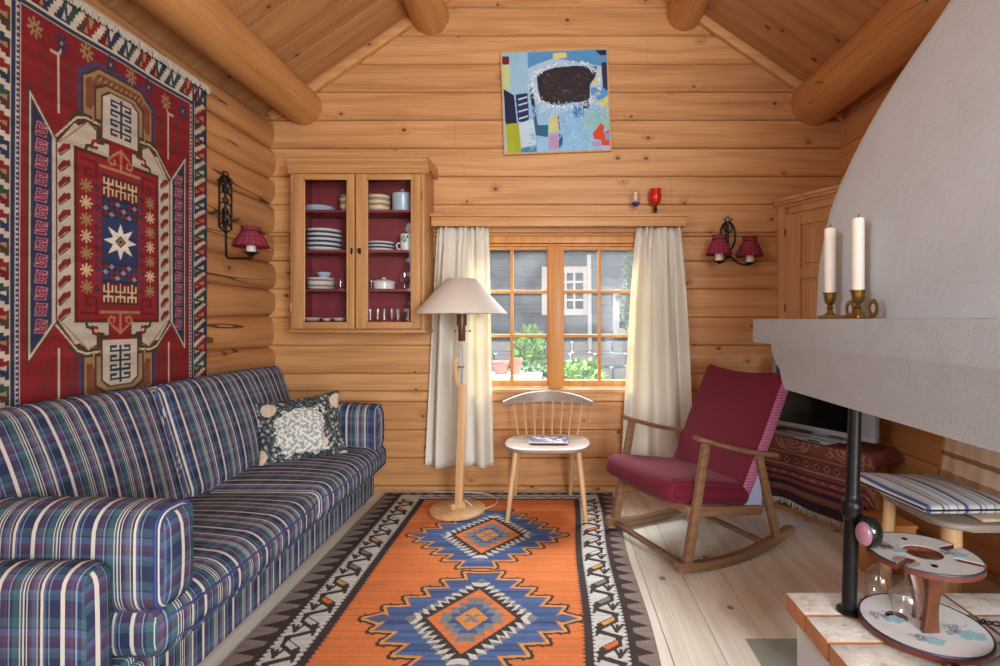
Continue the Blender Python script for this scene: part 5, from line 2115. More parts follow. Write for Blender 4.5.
# ================================================================ CORNER CUPBOARD
A = Vector((P(777, 0, YB).x, YB - .02)); 
B = Vector((1.64, 3.585))
dv = Vector((.46, -.888)).normalized()
C_ = B + dv * ((XR - .012 - B.x) / dv.x)
cz0, cz1 = 1.12, 2.0
cc = thing('corner_cupboard', (1.85, 3.5, cz0), 'old pine corner cupboard with a panelled door behind the chimney breast', 'cupboard')
bm = BM()
foot = [(A.x, YB - .003), (A.x, YB - .03), (B.x, B.y), (C_.x, C_.y), (XR - .004, C_.y), (XR - .004, YB - .003)]
prism(bm, foot[::-1], 2, cz0, cz1)
obj('carcass', bm, M['old_pine'], cc, 20)
nrm = Vector((dv.y, -dv.x)); nrm = -nrm if nrm.y > 0 else nrm
def fp(s, z, d=0.0):
    q = B + dv * s + nrm * d
    return Vector((q.x, q.y, z))
Lf = (C_ - B).length
def fbox(s0, s1, z0, z1, d0, d1, bev=.004):
    b2 = BM()
    box(b2, (s0, d0, z0), (s1, d1, z1), bev)
    Mx = Matrix(((dv.x, nrm.x, 0, B.x), (dv.y, nrm.y, 0, B.y), (0, 0, 1, 0), (0, 0, 0, 1)))
    bmesh.ops.transform(b2, matrix=Mx, verts=b2.verts)
    return b2
def fjoin(name, boxes, mat, parent):
    bm = BM()
    for b in boxes:
        b2 = fbox(*b)
        me = bpy.data.meshes.new('t'); b2.to_mesh(me); b2.free(); bm.from_mesh(me); bpy.data.meshes.remove(me)
    return obj(name, bm, mat, parent, 30)
def sx(px):    # distance along the front seen at pixel column px
    k = (px - VX) / F
    return (k * B.y - B.x) / (dv.x - k * dv.y)
fjoin('face_frame', [(0, sx(786.5), cz0, cz1, 0, .012), (Lf - .06, Lf, cz0, cz1, 0, .012), (sx(786.5), Lf - .06, cz1 - .05, cz1, 0, .012)], M['old_pine'], cc)
s0, s1, s2 = sx(787), sx(802), Lf - .18
dr = fjoin('door', [(s0, s1, cz0 + .01, cz1 - .055, .0, .016), (s2, Lf - .065, cz0 + .01, cz1 - .055, .0, .016), (s1, s2, 1.86, cz1 - .055, 0, .016), (s1, s2, 1.5, 1.575, 0, .016), (s1, s2, cz0 + .01, 1.2, 0, .016)], M['old_pine'], cc)
fjoin('door_panel', [(s1 + .03, s2 - .03, 1.6, 1.835, .0, .01, .008), (s1 + .03, s2 - .03, 1.22, 1.48, .0, .01, .008), (s1, s2, 1.2, 1.86, -.004, .002, 0)], M['old_pine'], dr)
for z in (1.28, 1.8):
    bm = BM(); tube(bm, [fp(s0, z, .02), fp(s0, z + .05, .02)], .004, 8)
    obj('hinge', bm, M['iron'], dr)
bm = BM()
for dz, e in ((0, .012), (.02, .03), (.04, .04)):
    ft = [(A.x - e, YB - .003), (A.x - e, YB - .03 - e * .5), tuple(B + nrm * e + Vector((-e * .4, 0))), tuple(C_ + nrm * e), (XR - .004, C_.y - e), (XR - .004, YB - .003)]
    prism(bm, ft[::-1], 2, cz1 + dz, cz1 + dz + .02)
obj('cornice', bm, M['old_pine'], cc, 20)

# ================================================================ FIREPLACE
HZ = .30
HX0, HY1 = .785, 1.755
fpz = thing('fireplace', (1.4, 1.1, 0), 'white plastered open fireplace with curved hood, mantel slab and brick hearth', 'fireplace')
bm = BM()
box(bm, (HX0 + .025, .2, 0), (XR, HY1 - .02, HZ - .062), .01)
obj('hearth_base', bm, M['concrete'], fpz)
bm = BM()
box(bm, (HX0 + .006, .21, HZ - .062), (XR, HY1 - .006, HZ - .006))
obj('mortar_bed', bm, M['mortar'], fpz)
bm = BM()
br = random.Random(6)
y = HY1
row = 0
while y > .25:
    x = HX0
    wy = .136
    first = True
    while x < XR - .02:
        wx_ = .262 if not first or row % 2 == 0 else .262
        first = False
        x2 = min(x + wx_, XR - .004)
        b2 = BM()
        jz = br.uniform(-.002, .002)
        box(b2, (x + (.0 if x == HX0 else .005), y - wy + .005, HZ - .06), (x2 - .005, y - .003 if y < HY1 else y, HZ + jz), .005, 2)
        for f in b2.faces: f.material_index = 0
        b2.normal_update()
        for f in b2.faces: f.material_index = 0 if f.normal.z > .5 else 1
        me = bpy.data.meshes.new('t'); b2.to_mesh(me); b2.free(); bm.from_mesh(me); bpy.data.meshes.remove(me)
        x += wx_
    y -= wy
    row += 1
hb = obj('hearth_bricks', bm, [M['brick_top'], M['brick']], fpz, 30)

# mantel slab
MX, MY1, MZ0, MZ1 = .885, 2.31, 1.12, 1.224
bm = BM()
poly = [(XR - .004, .1), (MX, .1), (MX, MY1), (MX + .9, MY1 + .0), (XR - .004, MY1 - .1)]
prism(bm, poly, 2, MZ0, MZ1)
bmesh.ops.bevel(bm, geom=list(bm.edges), offset=.008, segments=2, affect='EDGES', profile=.5)
obj('mantel', bm, M['rough_plaster'], fpz, 30)
# flared apron under the mantel, hollow: outer skin, lip and inner skin
bm = BM()
LX, LY1, LZ = .916, 2.085, .947
def apron_ring(x0, y1, z, rc=.03): 
    return [(XR - .004, .15, z), (x0, .15, z), (x0, y1 - rc, z), (x0 + rc * .3, y1 - rc * .3, z), (x0 + rc, y1, z), (XR - .004, y1, z)]
prof = [(MX + .003, MY1 - .16, MZ0 + .003), (MX + .006, MY1 - .165, MZ0 - .035), (MX + .014, MY1 - .18, MZ0 - .07), (MX + .022, MY1 - .2, MZ0 - .1), (LX - .006, LY1 + .012, LZ + .03), (LX, LY1, LZ), (LX + .05, LY1 - .05, LZ), (LX + .06, LY1 - .06, LZ + .05), (LX + .2, LY1 - .2, MZ0 + .03)]
rows = [[bm.verts.new(p) for p in apron_ring(*q)] for q in prof]
for a, b in zip(rows[:-1], rows[1:]):
    for k in range(5): bm.faces.new((a[k], a[k + 1], b[k + 1], b[k]))
obj('apron', bm, M['rough_plaster'], fpz, 50)
# curved hood: tangent to the outline seen in the photograph at every height, rounded in plan
HS = [(1.215, .506, 2.20), (1.33, .5085, 2.19), (1.44, .5115, 2.18), (1.578, .524, 2.15), (1.69, .540, 2.11), (1.835, .578, 2.05), (1.947, .615, 1.98), (2.038, .655, 1.91), (2.11, .698, 1.84), (2.254, .79, 1.72), (2.38, .87, 1.63), (2.52, .92, 1.57), (2.7, .98, 1.53), (3.2, 1.0, 1.52)]
def cr(ts, xs, t):
    return float(np.interp(t, ts, xs))
zs = [h[0] for h in HS]
from_np = np.array
zz = list(np.linspace(1.215, 2.8, 56)) + [3.2]
# smooth the outline a little
def smooth_at(z, k):
    return sum(cr(zs, [h[k] for h in HS], z + d) * w for d, w in ((-.05, .25), (0, .5), (.05, .25))) if 1.3 < z < 2.7 else cr(zs, [h[k] for h in HS], z)
bm = BM()
rows = []
for z in zz:
    s, yf = smooth_at(z, 1), smooth_at(z, 2)
    yn = 2.0 - yf
    rc = .2 if z < 2.0 else .2 + min(.12, (z - 2.0) * .3)
    def ring_pts(xl):
        pts = [(XR - .002, yf)]
        for k in range(13):
            a = PI / 2 + PI / 2 * k / 12
            pts.append((xl + rc + rc * math.cos(a), yf - rc + rc * math.sin(a)))
        for k in range(13):
            a = PI + PI / 2 * k / 12
            pts.append((xl + rc + rc * math.cos(a), yn + rc + rc * math.sin(a)))
        pts.append((XR - .002, yn))
        return pts
    lo, hi = .5, 1.9
    for _ in range(40):
        mid = (lo + hi) / 2
        m = min(x / y for x, y in ring_pts(mid)[:14])
        if m < s: lo = mid
        else: hi = mid
    rows.append([bm.verts.new((min(x, XR - .002), y, z)) for x, y in ring_pts((lo + hi) / 2)])
for a, b in zip(rows[:-1], rows[1:]):
    for k in range(len(a) - 1): bm.faces.new((a[k], a[k + 1], b[k + 1], b[k]))
bm.faces.new(rows[0]); bm.faces.new(rows[-1][::-1])
obj('hood', bm, M['plaster'], fpz, 70)
# iron post with collar and foot
px_, py_ = P(849, 0, 1.635).x, 1.635
bm = BM()
lathe(bm, [(.036, HZ + .003), (.036, HZ + .01), (.03, HZ + .013), (.022, HZ + .016), (.0215, HZ + .03), (.0215, .595), (.027, .6), (.031, .612), (.028, .62), (.031, .63), (.031, .645), (.027, .655), (.0225, .66), (.02, .675), (.0185, .94), (.024, .945), (0, .9465)], 24, mat=Matrix.Translation((px_, py_, HZ)) @ Matrix.Rotation(math.radians(1.7), 4, 'Y') @ Matrix.Translation((0, 0, -HZ)))
obj('post', bm, M['iron'], fpz, 40)
bm = BM()
box(bm, (XR - .25, .25, HZ), (XR - .004, 1.4, MZ0), .01)
obj('fire_back', bm, M['brick'], fpz)

# slate tile in the floor beside the hearth
bm = BM()
box(bm, (.735, .6, -.01), (HX0 + .3, 1.985, .004), .001)
tag(zero_origin(obj('floor_slate', bm, M['sh_tile'])), kind='structure')

# ================================================================ CANDLE HOLDER + CANDLES
a1, a2 = P(830, 0, 1.84), P(858, 0, 1.68)
cx_, cy_ = .98, 1.76
chd = thing('candle_holder', (cx_, cy_, MZ1), 'double brass candle holder with ring handles on the mantel', 'candle holder')
d2 = Vector((a2.x - a1.x, a2.y - a1.y, 0)).normalized()
yawm = math.atan2(d2.y, d2.x)
c0 = Vector((cx_, cy_, 0))
bm = BM()
b2 = rbox((.118, .034, .004), .0035, 6)
for v in b2.verts:
    if v.co.z > 0 and (abs(v.co.x) > .1 or abs(v.co.y) > .026): v.co.z += .004
    w = 1 - max(0, abs(v.co.x) - .07) / .05 * .35
    v.co.y *= w
xf(b2, (0, 0, .0045), (0, 0, yawm))
obj('tray', b2, M['brass'], chd, 40, world=False)
sticks = [a1 - c0, a2 - c0]
for p in sticks:
    p.z = 0
    bm = BM()
    lathe(bm, [(.026, .006), (.024, .012), (.012, .022), (.008, .032), (.013, .038), (.008, .045), (.01, .05), (.018, .058), (.02, .075), (.022, .088), (.026, .09), (.026, .093), (.019, .093), (.019, .08), (0, .08)], 24, center=p)
    obj('candle_cup', bm, M['brass'], chd, 50, world=False)
for p in (P(850, 0, 1.72) - c0, P(873, 0, 1.6) - c0):
    bm = BM()
    q = Vector((p.x, p.y, .032))
    tube(bm, [q + d2 * .02 * math.cos(a) * .9 + Vector((0, 0, .022 * math.sin(a))) for a in np.linspace(0, 2 * PI, 20)[:-1]], .004, 8, closed=True, squash=(2.0, .7))
    obj('ring_handle', bm, M['brass'], chd, 60, world=False)
for (p, top, lb) in ((a1, 228, 'shorter white candle on the left, farther cup of the brass holder'), (a2, 218, 'taller white candle on the right, nearer cup of the brass holder')):
    zt3 = EYE - (top - VY) * p.y / F
    z0 = MZ1 + .0805
    t = thing('candle', (p.x, p.y, z0), lb, 'candle')
    bm = BM()
    h = zt3 - z0
    lathe(bm, [(.0175, 0), (.0185, .01), (.0185, h - .006), (.016, h - .001), (.008, h - .003), (0, h - .004)], 24)
    obj('wax', bm, M['wax'], t, 50, world=False)
    bm = BM()
    tube(bm, [(0, 0, h - .006), (.001, 0, h + .006), (.005, .001, h + .013)], .0016, 6)
    obj('wick', bm, M['wick'], t, world=False)

# ================================================================ TV BENCH WITH RUG, TELEVISION, PLAYER
tA, tB = Vector((1.40, 3.44)), Vector((1.735, 2.875))
td = (tB - tA).normalized()
tn = Vector((-td.y, td.x)); tn = tn if tn.x > 0 else -tn      # to the back
tl_ = (tB - tA).length
TM = Matrix(((td.x, tn.x, 0, tA.x), (td.y, tn.y, 0, tA.y), (0, 0, 1, 0), (0, 0, 0, 1)))
tyaw = math.atan2(td.y, td.x)
tb = thing('tv_bench', (tA.x, tA.y, 0), 'low bench draped with a fringed red oriental rug under the television', 'bench', rotz=tyaw)
bm = BM()
box(bm, (.02, .015, .0), (tl_ - .02, .27, .03), .003)
box(bm, (.02, .015, .43), (tl_ - .02, .27, .46), .003)
for x in (.02, tl_ / 2, tl_ - .05):
    box(bm, (x, .03, .03), (x + .03, .27, .43), .003)
box(bm, (.02, .24, .03), (tl_ - .02, .265, .43), .003)
obj('body', bm, M['box_wood'], tb, world=False)
drp = Ras(0, 0, tl_ + .1, .72, 260, 220, rgb(122, 68, 60))
DK, LT = rgb(60, 40, 46), rgb(160, 124, 104)
for y0_, y1_, c in ((.30, .72, rgb(122, 68, 60)), (.0, .06, DK), (.075, .1, rgb(124, 80, 64)), (.1, .13, DK), (.155, .17, rgb(66, 34, 44)), (.2, .21, DK), (.235, .245, LT)):
    drp.rect(0, y0_, tl_ + .1, y1_, c)
for k in range(14):
    x = .03 + k * .065
    drp.poly([(x, .252), (x + .02, .275), (x, .298), (x - .02, .275)], LT)
    drp.poly([(x, .262), (x + .012, .275), (x, .288), (x - .012, .275)], DK)
    drp.line([(x + .03, .18), (x + .045, .192), (x + .06, .18)], .006, LT)
drp.line([(.06, .32), (tl_ + .04, .32), (tl_ + .04, .7), (.06, .7)], .008, LT, True)
for k in range(10):
    x = .1 + k * .08
    for yy in (.36, .41):
        drp.line([(x - .02, yy), (x, yy + .016), (x + .02, yy), (x, yy - .016)], .006, LT if (k + (yy > .4)) % 2 else rgb(140, 80, 60), True)
for cxx in (.26, .62):
    for r_ in (.09, .06, .03):
        drp.line([(cxx + r_ * 1.3 * math.cos(a), .4 + r_ * .7 * math.sin(a)) for a in np.linspace(0, 2 * PI, 14)], .007, LT)
drp.C *= rng.normal(1, .1, (220, 260, 1))
def drpos(X, Y):
    # Y runs up the front from the hem, over the top edge and back
    hem, top = .065, .473
    front = top - hem
    u = np.clip(Y / front, 0, 1)
    over = np.clip(Y - front, 0, None)
    lift = .028 * np.exp(-((X - .2) / .12) ** 2) * (1 - u) ** 2
    z = hem + front * u + lift - .0
    x = X - .05
    y = -.012 - .008 * np.sin(X * 22) * (1 - u) - .02 * (1 - u) * np.sin(X * 9) ** 2 + over
    # the right end hangs down past the bench corner
    fall = np.clip(x - (tl_ + .0), 0, None)
    z = z - fall * 1.2
    return x, y, z
link('draped_rug', drp.mesh('draped_rug', drpos, (0, .006, -.004)), M['rug'], tb, 60)
bm = BM()
f3 = random.Random(3)
x = -.04
while x < tl_ + .04:
    l = f3.uniform(.02, .04)
    lift = .028 * math.exp(-((x + .05 - .2) / .12) ** 2)
    yq = -.012 - .008 * math.sin((x + .05) * 22) - .02 * math.sin((x + .05) * 9) ** 2
    tube(bm, [(x, yq + .003, .067 + lift), (x + f3.uniform(-.006, .006), yq - .004, .065 + lift - l)], [.004, .002], 5)
    x += .009
obj('fringe', bm, M['fringe'], tb, world=False)
# dark box with a violet light pushed under the rug hem
t = thing('router', (tA.x, tA.y, .031), 'small black box with a violet light under the rug hem', 'router', rotz=tyaw)
bm = BM()
box(bm, (.08, .04, 0), (.3, .16, .045), .006)
obj('case', bm, M['black_plastic'], t, world=False)
lt = NT('violet_led')
em = lt.n('Emission'); em.inputs[0].default_value = (.25, .08, 1, 1); em.inputs[1].default_value = 1.2
lt.t.links.new(em.outputs[0], lt.out.inputs[0])
bm = BM()
box(bm, (.2, .036, .02), (.235, .041, .034), .001)
obj('indicator_light', bm, lt.m, t, world=False)
# player
t = thing('media_player', (tA.x, tA.y, .4755), 'flat grey media player on the draped bench under the television', 'player', rotz=tyaw)
bm = BM()
box(bm, (.035, .012, 0), (.42, .2, .02), .003)
obj('case', bm, M['dvd'], t, world=False)
bm = BM()
box(bm, (.06, .0095, .009), (.2, .013, .013), .0005)
box(bm, (.3, .0095, .006), (.38, .013, .015), .0005)
obj('front_slot', bm, M['black_plastic'], t, world=False)
# television
t = thing('television', (tA.x, tA.y, .4962), 'flat television with a silver frame and dark screen under the hood', 'television', rotz=tyaw)
bm = BM()
box(bm, (.12, .055, 0), (.5, .19, .012), .004)
box(bm, (.27, .1, .012), (.36, .13, .06), .004)
obj('foot', bm, M['silver'], t, world=False)
bm = BM()
tx0, tx1, tz0, tz1, ty = -.0, .66, .03, .45, .075
fw = .028
box(bm, (tx0, ty, tz0), (tx1, ty + .05, tz0 + fw * 1.1), .004)
box(bm, (tx0, ty, tz1 - fw), (tx1, ty + .05, tz1), .004)
box(bm, (tx0, ty, tz0 + fw), (tx0 + fw, ty + .05, tz1 - fw), .004)
box(bm, (tx1 - .09, ty, tz0 + fw), (tx1, ty + .05, tz1 - fw), .004)
obj('bezel', bm, M['silver'], t, world=False)
bm = BM()
box(bm, (tx0 + fw - .002, ty + .006, tz0 + fw), (tx1 - .088, ty + .04, tz1 - fw + .002))
obj('screen', bm, M['screen'], t, world=False)
bm = BM()
box(bm, (tx0 + .05, ty + .05, tz0 + .05), (tx1 - .05, ty + .085, tz1 - .05), .01)
obj('back_shell', bm, M['black_plastic'], t, world=False)

# pale box standing behind the rocking chair
bm = BM()
box(bm, (1.235, 3.36, 0), (1.35, 3.5, .33), .006)
tag(obj('storage_box', bm, plain('pale_lilac_card', rgb(186, 190, 214), .7, 0, .04)), 'narrow pale lilac box on the floor behind the rocking chair', 'box')

# ================================================================ CORNER CHAIR WITH THROW, CUSHION, WOODEN BOX
wc = thing('wooden_chair', (1.63, 2.2, 0), 'wooden chair with thick round legs behind the wine rack', 'chair')
bm = BM()
sp = roundrect(.2, .235, .1, 6)
prism(bm, [(x + .05, y - .01) for x, y in sp], 2, .42, .447)
bmesh.ops.bevel(bm, geom=[e for e in bm.edges if abs(e.verts[0].co.z - e.verts[1].co.z) < 1e-5], offset=.012, segments=3, affect='EDGES', profile=.5)
obj('seat', bm, M['grey_beech'], wc, 40, world=False)
for x0, y0 in ((-.06, -.15), (-.1, .16), (.18, -.15), (.18, .16)):
    bm = BM()
    rl = .036 if y0 < 0 else .026
    tube(bm, [(x0, y0, .422), (x0 * 1.12, y0 * 1.1, .0)], [rl, rl * .94], 18)
    obj('leg', bm, M['beech'], wc, 60, world=False)
for y0 in (-.2, .21):
    bm = BM()
    tube(bm, [(.2, y0, .43), (.24, y0, .6), (.29, y0, .86)], [.018, .018, .014], 14)
    obj('back_post', bm, M['beech'], wc, 60, world=False)
bm = BM()
for z, x in ((.84, .285), (.66, .25)):
    tube(bm, [(x, -.215, z), (x + .015, 0, z), (x, .225, z)], .014, 12, squash=(1, 1.6))
obj('back_rail', bm, M['beech'], wc, 60, world=False)


def stripes(name, stops, axis, period, rough=.9):
    t = NT(name)
    o, xyz = t.objxyz()
    w = t.noise(o, 240, 2)
    f = t.mth('FRACT', t.mth('DIVIDE', t.mth('ADD', xyz[axis], .5), period))
    c = t.ramp(f, stops, 'CONSTANT')
    return t.pbr(t.mix(t.mth('MULTIPLY', w, .3), c, rgb(120, 110, 100)), rough, 0, t.bump(w, .2, .002), .15)


throw_m = stripes('beige_striped_throw', [(0, rgb(216, 190, 160)), (.45, rgb(166, 122, 92)), (.62, rgb(214, 190, 162)), (.9, rgb(150, 108, 80))], 2, .22)
bm = BM()
prof = [(.3, .62), (.318, .8), (.312, .875), (.29, .89), (.262, .875), (.238, .78), (.215, .68), (.195, .58), (.17, .5), (.13, .47), (.06, .458), (.0, .453)]
pv = None
rows = []
for i, (x, z) in enumerate(prof):
    row = []
    for k in range(23):
        y = -.25 + .47 * k / 22
        t_ = i / (len(prof) - 1)
        w = .012 * math.sin(k * .9 + i * .6) * (1 if 2 < i < 10 else .3)
        row.append(bm.verts.new((x - abs(w) * .8 - .004, y + .01 * math.sin(i * 1.3), z + w * .4 + .004)))
    rows.append(row)
for a, b in zip(rows[:-1], rows[1:]):
    for k in range(22): bm.faces.new((a[k], a[k + 1], b[k + 1], b[k]))
bmesh.ops.translate(bm, verts=bm.verts, vec=(1.63, 2.2, 0))
th = obj('throw_blanket', bm, throw_m, None, 80)
sd = th.modifiers.new('cloth', 'SOLIDIFY'); sd.thickness = .006; sd.offset = 1
tag(th, 'beige throw with brown stripes draped over the back of the corner chair', 'blanket')
cush_m = stripes('blue_white_stripes', [(0, rgb(214, 210, 204)), (.2, rgb(96, 112, 160)), (.26, rgb(206, 206, 210)), (.34, rgb(150, 164, 190)), (.4, rgb(220, 218, 214)), (.6, rgb(120, 130, 150)), (.64, rgb(212, 210, 206)), (.8, rgb(70, 88, 144)), (.9, rgb(190, 194, 204))], 0, .16)
bm = rbox((.215, .21, .016), .014, 12, (0, 0, .024))
for v in bm.verts:
    v.co.z += .012 * max(0, -v.co.x / .2) * max(0, v.co.y / .2)
o = obj('seat_cushion', bm, [cush_m], None, 80, world=False)
o.location = (1.60, 2.2, .489)
o.rotation_euler = (0, math.radians(2), math.radians(7))
o.location.z = .492
tag(o, 'blue and white striped flat cushion on the corner chair', 'cushion')
bm = BM()
pts = [(x, y, .0) for x, y in roundrect(.2155, .2105, .02, 4)]
tube(bm, pts, .004, 6, closed=True)
pp_ = obj('piping', bm, M['wick'], o, 60, world=False)

wb_ = thing('wooden_box', (1.64, 2.6, 0), 'plain wooden box on the floor behind the corner chair', 'box')
bm = BM()
X0_, X1_, Y0_, Y1_, H_ = -.14, .1, -.11, .09, .22
for lo, hi in (((X0_, Y0_), (X1_, Y0_ + .015)), ((X0_, Y1_ - .015), (X1_, Y1_)), ((X0_, Y0_ + .015), (X0_ + .015, Y1_ - .015)), ((X1_ - .015, Y0_ + .015), (X1_, Y1_ - .015))):
    box(bm, (lo[0], lo[1], 0), (hi[0], hi[1], H_), .002)
box(bm, (X0_ + .01, Y0_ + .01, .005), (X1_ - .01, Y1_ - .01, .02))
obj('sides', bm, M['box_wood'], wb_, world=False)
bm = BM()
box(bm, (X0_ - .006, Y0_ - .006, H_), (X1_ + .006, Y1_ + .006, H_ + .015), .003)
obj('lid', bm, M['box_wood'], wb_, world=False)

# ================================================================ WINE RACK ON THE HEARTH
wz = HZ + .003
wk = thing('wine_rack', (1.092, 1.535, wz), 'round two-tier wine rack with printed white discs on the hearth', 'wine rack')


def disc_material():
    t = NT('whitewashed_printed_disc')
    o, xyz = t.objxyz()
    n = t.noise(o, 30, 4)
    c = t.mix(n, rgb(206, 204, 202), rgb(226, 222, 218))
    return t.pbr(c, .35, 0, None, .4)


M['disc'] = disc_material()
M['rim'] = plain('dark_navy_rim', rgb(42, 42, 66), .4)
M['redwood'] = plain('reddish_wood', rgb(104, 48, 32), .35, 0, .25, 30)


def holed(bm, outer, holes, z0, z1):
    loops = [outer] + holes
    for z, flip in ((z1, False), (z0, True)):
        vl, ed = [], []
        for lp in loops:
            vs = [bm.verts.new((x, y, z)) for x, y in lp]
            vl.append(vs)
            for i in range(len(vs)): ed.append(bm.edges.new((vs[i], vs[(i + 1) % len(vs)])))
        bmesh.ops.triangle_fill(bm, edges=ed, use_beauty=True, use_dissolve=False)
        if flip: lowv = vl
        else: upv = vl
    for a, b in zip(upv, lowv):
        for i in range(len(a)):
            j = (i + 1) % len(a)
            try: bm.faces.new((a[i], a[j], b[j], b[i]))
            except ValueError: pass


def notched(r, angs, wslot, depth):
    pts = []
    N = 96
    ds = math.asin(wslot / 2 / r)
    angs = sorted(a % (2 * PI) for a in angs)
    k = 0
    a = 0
    res = []
    samples = [2 * PI * i / N for i in range(N)]
    for s in samples:
        hit = None
        for g in angs:
            d = (s - g + PI) % (2 * PI) - PI
            if abs(d) < ds + .01: hit = g
        if hit is None: res.append(('p', s))
        elif not res or res[-1] != ('n', hit): res.append(('n', hit))
    for kind, a in res:
        if kind == 'p': pts.append((r * math.cos(a), r * math.sin(a)))
        else:
            u = Vector((math.cos(a), math.sin(a))); v = Vector((-u.y, u.x))
            c = u * (r - depth)
            e = math.sqrt(r * r - wslot * wslot / 4)
            pts.append(tuple(u * e - v * wslot / 2))
            for i in range(9):
                b = -PI / 2 - PI * i / 8
                pts.append(tuple(c + u * math.cos(b) * wslot / 2 * 1 + v * math.sin(b) * wslot / 2))
            pts.append(tuple(u * e + v * wslot / 2))
    return pts


circ = lambda r, cx=0, cy=0, n=48: [(cx + r * math.cos(2 * PI * k / n), cy + r * math.sin(2 * PI * k / n)) for k in range(n)]
NA = [math.radians(a) for a in (-38, 18, 152, 214)]
TZ = .215
# lower disc
bm = BM(); holed(bm, circ(.166), [circ(.03, -.055, .035, 24), circ(.022, .012, .03, 20)], .006, .022)
ld = obj('lower_disc', bm, M['redwood'], wk, 30, world=False)
bm = BM(); holed(bm, circ(.16), [circ(.0302, -.055, .035, 24), circ(.0222, .012, .03, 20)], .022, .0235)
obj('printed_face', bm, M['disc'], ld, 30, world=False)
bm = BM(); tube(bm, [(x * 1.0, y, .0215) for x, y in circ(.163, n=64)], .004, 6, closed=True)
obj('painted_rim', bm, M['rim'], ld, 60, world=False)
for a in (40, 140, 250, 330):
    bm = BM(); lathe(bm, [(.012, 0), (.012, .006)], 14, center=(.13 * math.cos(math.radians(a)), .13 * math.sin(math.radians(a)), 0))
    obj('foot', bm, M['wick'], ld, world=False)
# upper disc
bm = BM(); holed(bm, notched(.146, NA, .024, .062), [circ(.05)], TZ, TZ + .015)
ud = obj('upper_disc', bm, M['redwood'], wk, 30, world=False)
bm = BM(); holed(bm, notched(.141, NA, .0245, .057), [circ(.0505)], TZ + .015, TZ + .0165)
obj('printed_face', bm, M['disc'], ud, 30, world=False)
bm = BM()
for i in range(4):
    a0, a1_ = NA[i] + .09, NA[(i + 1) % 4] - .09
    if a1_ < a0: a1_ += 2 * PI
    tube(bm, [(.1435 * math.cos(a), .1435 * math.sin(a), TZ + .0145) for a in np.linspace(a0, a1_, 20)], .0035, 6)
obj('painted_rim', bm, M['rim'], ud, 60, world=False)
for (x, y) in ((-.03, -.088), (.008, .092)):
    bm = BM(); lathe(bm, [(.008, TZ + .0165), (.008, TZ + .019), (.003, TZ + .021), (0, TZ + .021)], 12, center=(x, y, 0))
    obj('screw', bm, M['iron'], ud, world=False)
# printed vines: grapes, leaves, tendrils
ink = plain('grey_ink', rgb(96, 100, 112), .5); teal = plain('teal_ink', rgb(150, 188, 194), .5, 0, .3, 60)


def vine(parent, cx, cy, z, seed, s=1.0):
    r = random.Random(seed)
    bm = BM()
    for i in range(13):
        x, y = cx + r.uniform(-.022, .022) * s, cy + r.uniform(-.018, .018) * s
        tube(bm, [(x + .0065 * s * math.cos(a), y + .0065 * s * math.sin(a), z) for a in np.linspace(0, 2 * PI, 12)[:-1]], .0008, 4, closed=True)
    tube(bm, [(cx + .02 * s + .008 * math.cos(k * .9) + .004 * k * s, cy + .02 * s + .006 * math.sin(k * .9), z) for k in range(10)], .0007, 4)
    obj('grape_print', bm, ink, parent, world=False)
    bm = BM()
    vs = []
    lx_, ly_ = cx + .035 * s, cy - .025 * s
    for k in range(20):
        a = 2 * PI * k / 20
        rr2 = (.026 + .004 * math.cos(5 * a) + r.uniform(-.005, .005)) * s
        vs.append(bm.verts.new((lx_ + rr2 * 1.3 * math.cos(a), ly_ + rr2 * .9 * math.sin(a), z)))
    f = bm.faces.new(vs)
    ex = bmesh.ops.extrude_face_region(bm, geom=[f])
    bmesh.ops.translate(bm, verts=[v for v in ex['geom'] if isinstance(v, bmesh.types.BMVert)], vec=(0, 0, .0004))
    obj('leaf_print', bm, teal, parent, world=False)


vine(ld, -.105, .04, .0237, 1, .9); vine(ld, .06, -.035, .0237, 2, 1.05); vine(ld, -.06, -.07, .0237, 3, .8)
vine(ud, .07, .0, TZ + .0167, 4, .7); vine(ud, -.085, .03, TZ + .0167, 5, .7)
for (xb, yb, xt, yt, rz) in ((-.012, -.045, -.026, -.088, .1), (.02, .035, .008, .09, -.2)):
    bm = BM()
    pv = None
    for k in range(11):
        t_ = k / 10
        w2 = .017 + .012 * abs(t_ - .45) ** 1.5 * 2
        x = xb + (xt - xb) * t_ ** 1.6
        y = yb + (yt - yb) * t_ ** 1.6
        z = .0236 + (TZ - .0236) * t_
        r4 = [bm.verts.new((x + a * w2, y + b * .009, z)) for a, b in ((-1, -1), (1, -1), (1, 1), (-1, 1))]
        if pv:
            for j in range(4): bm.faces.new((pv[j], pv[(j + 1) % 4], r4[(j + 1) % 4], r4[j]))
        else: bm.faces.new(r4[::-1])
        pv = r4
    bm.faces.new(pv)
    bmesh.ops.bevel(bm, geom=list(bm.edges), offset=.003, segments=2, affect='EDGES', profile=.5)
    obj('upright', bm, M['brown_wood'], wk, 40, world=False)
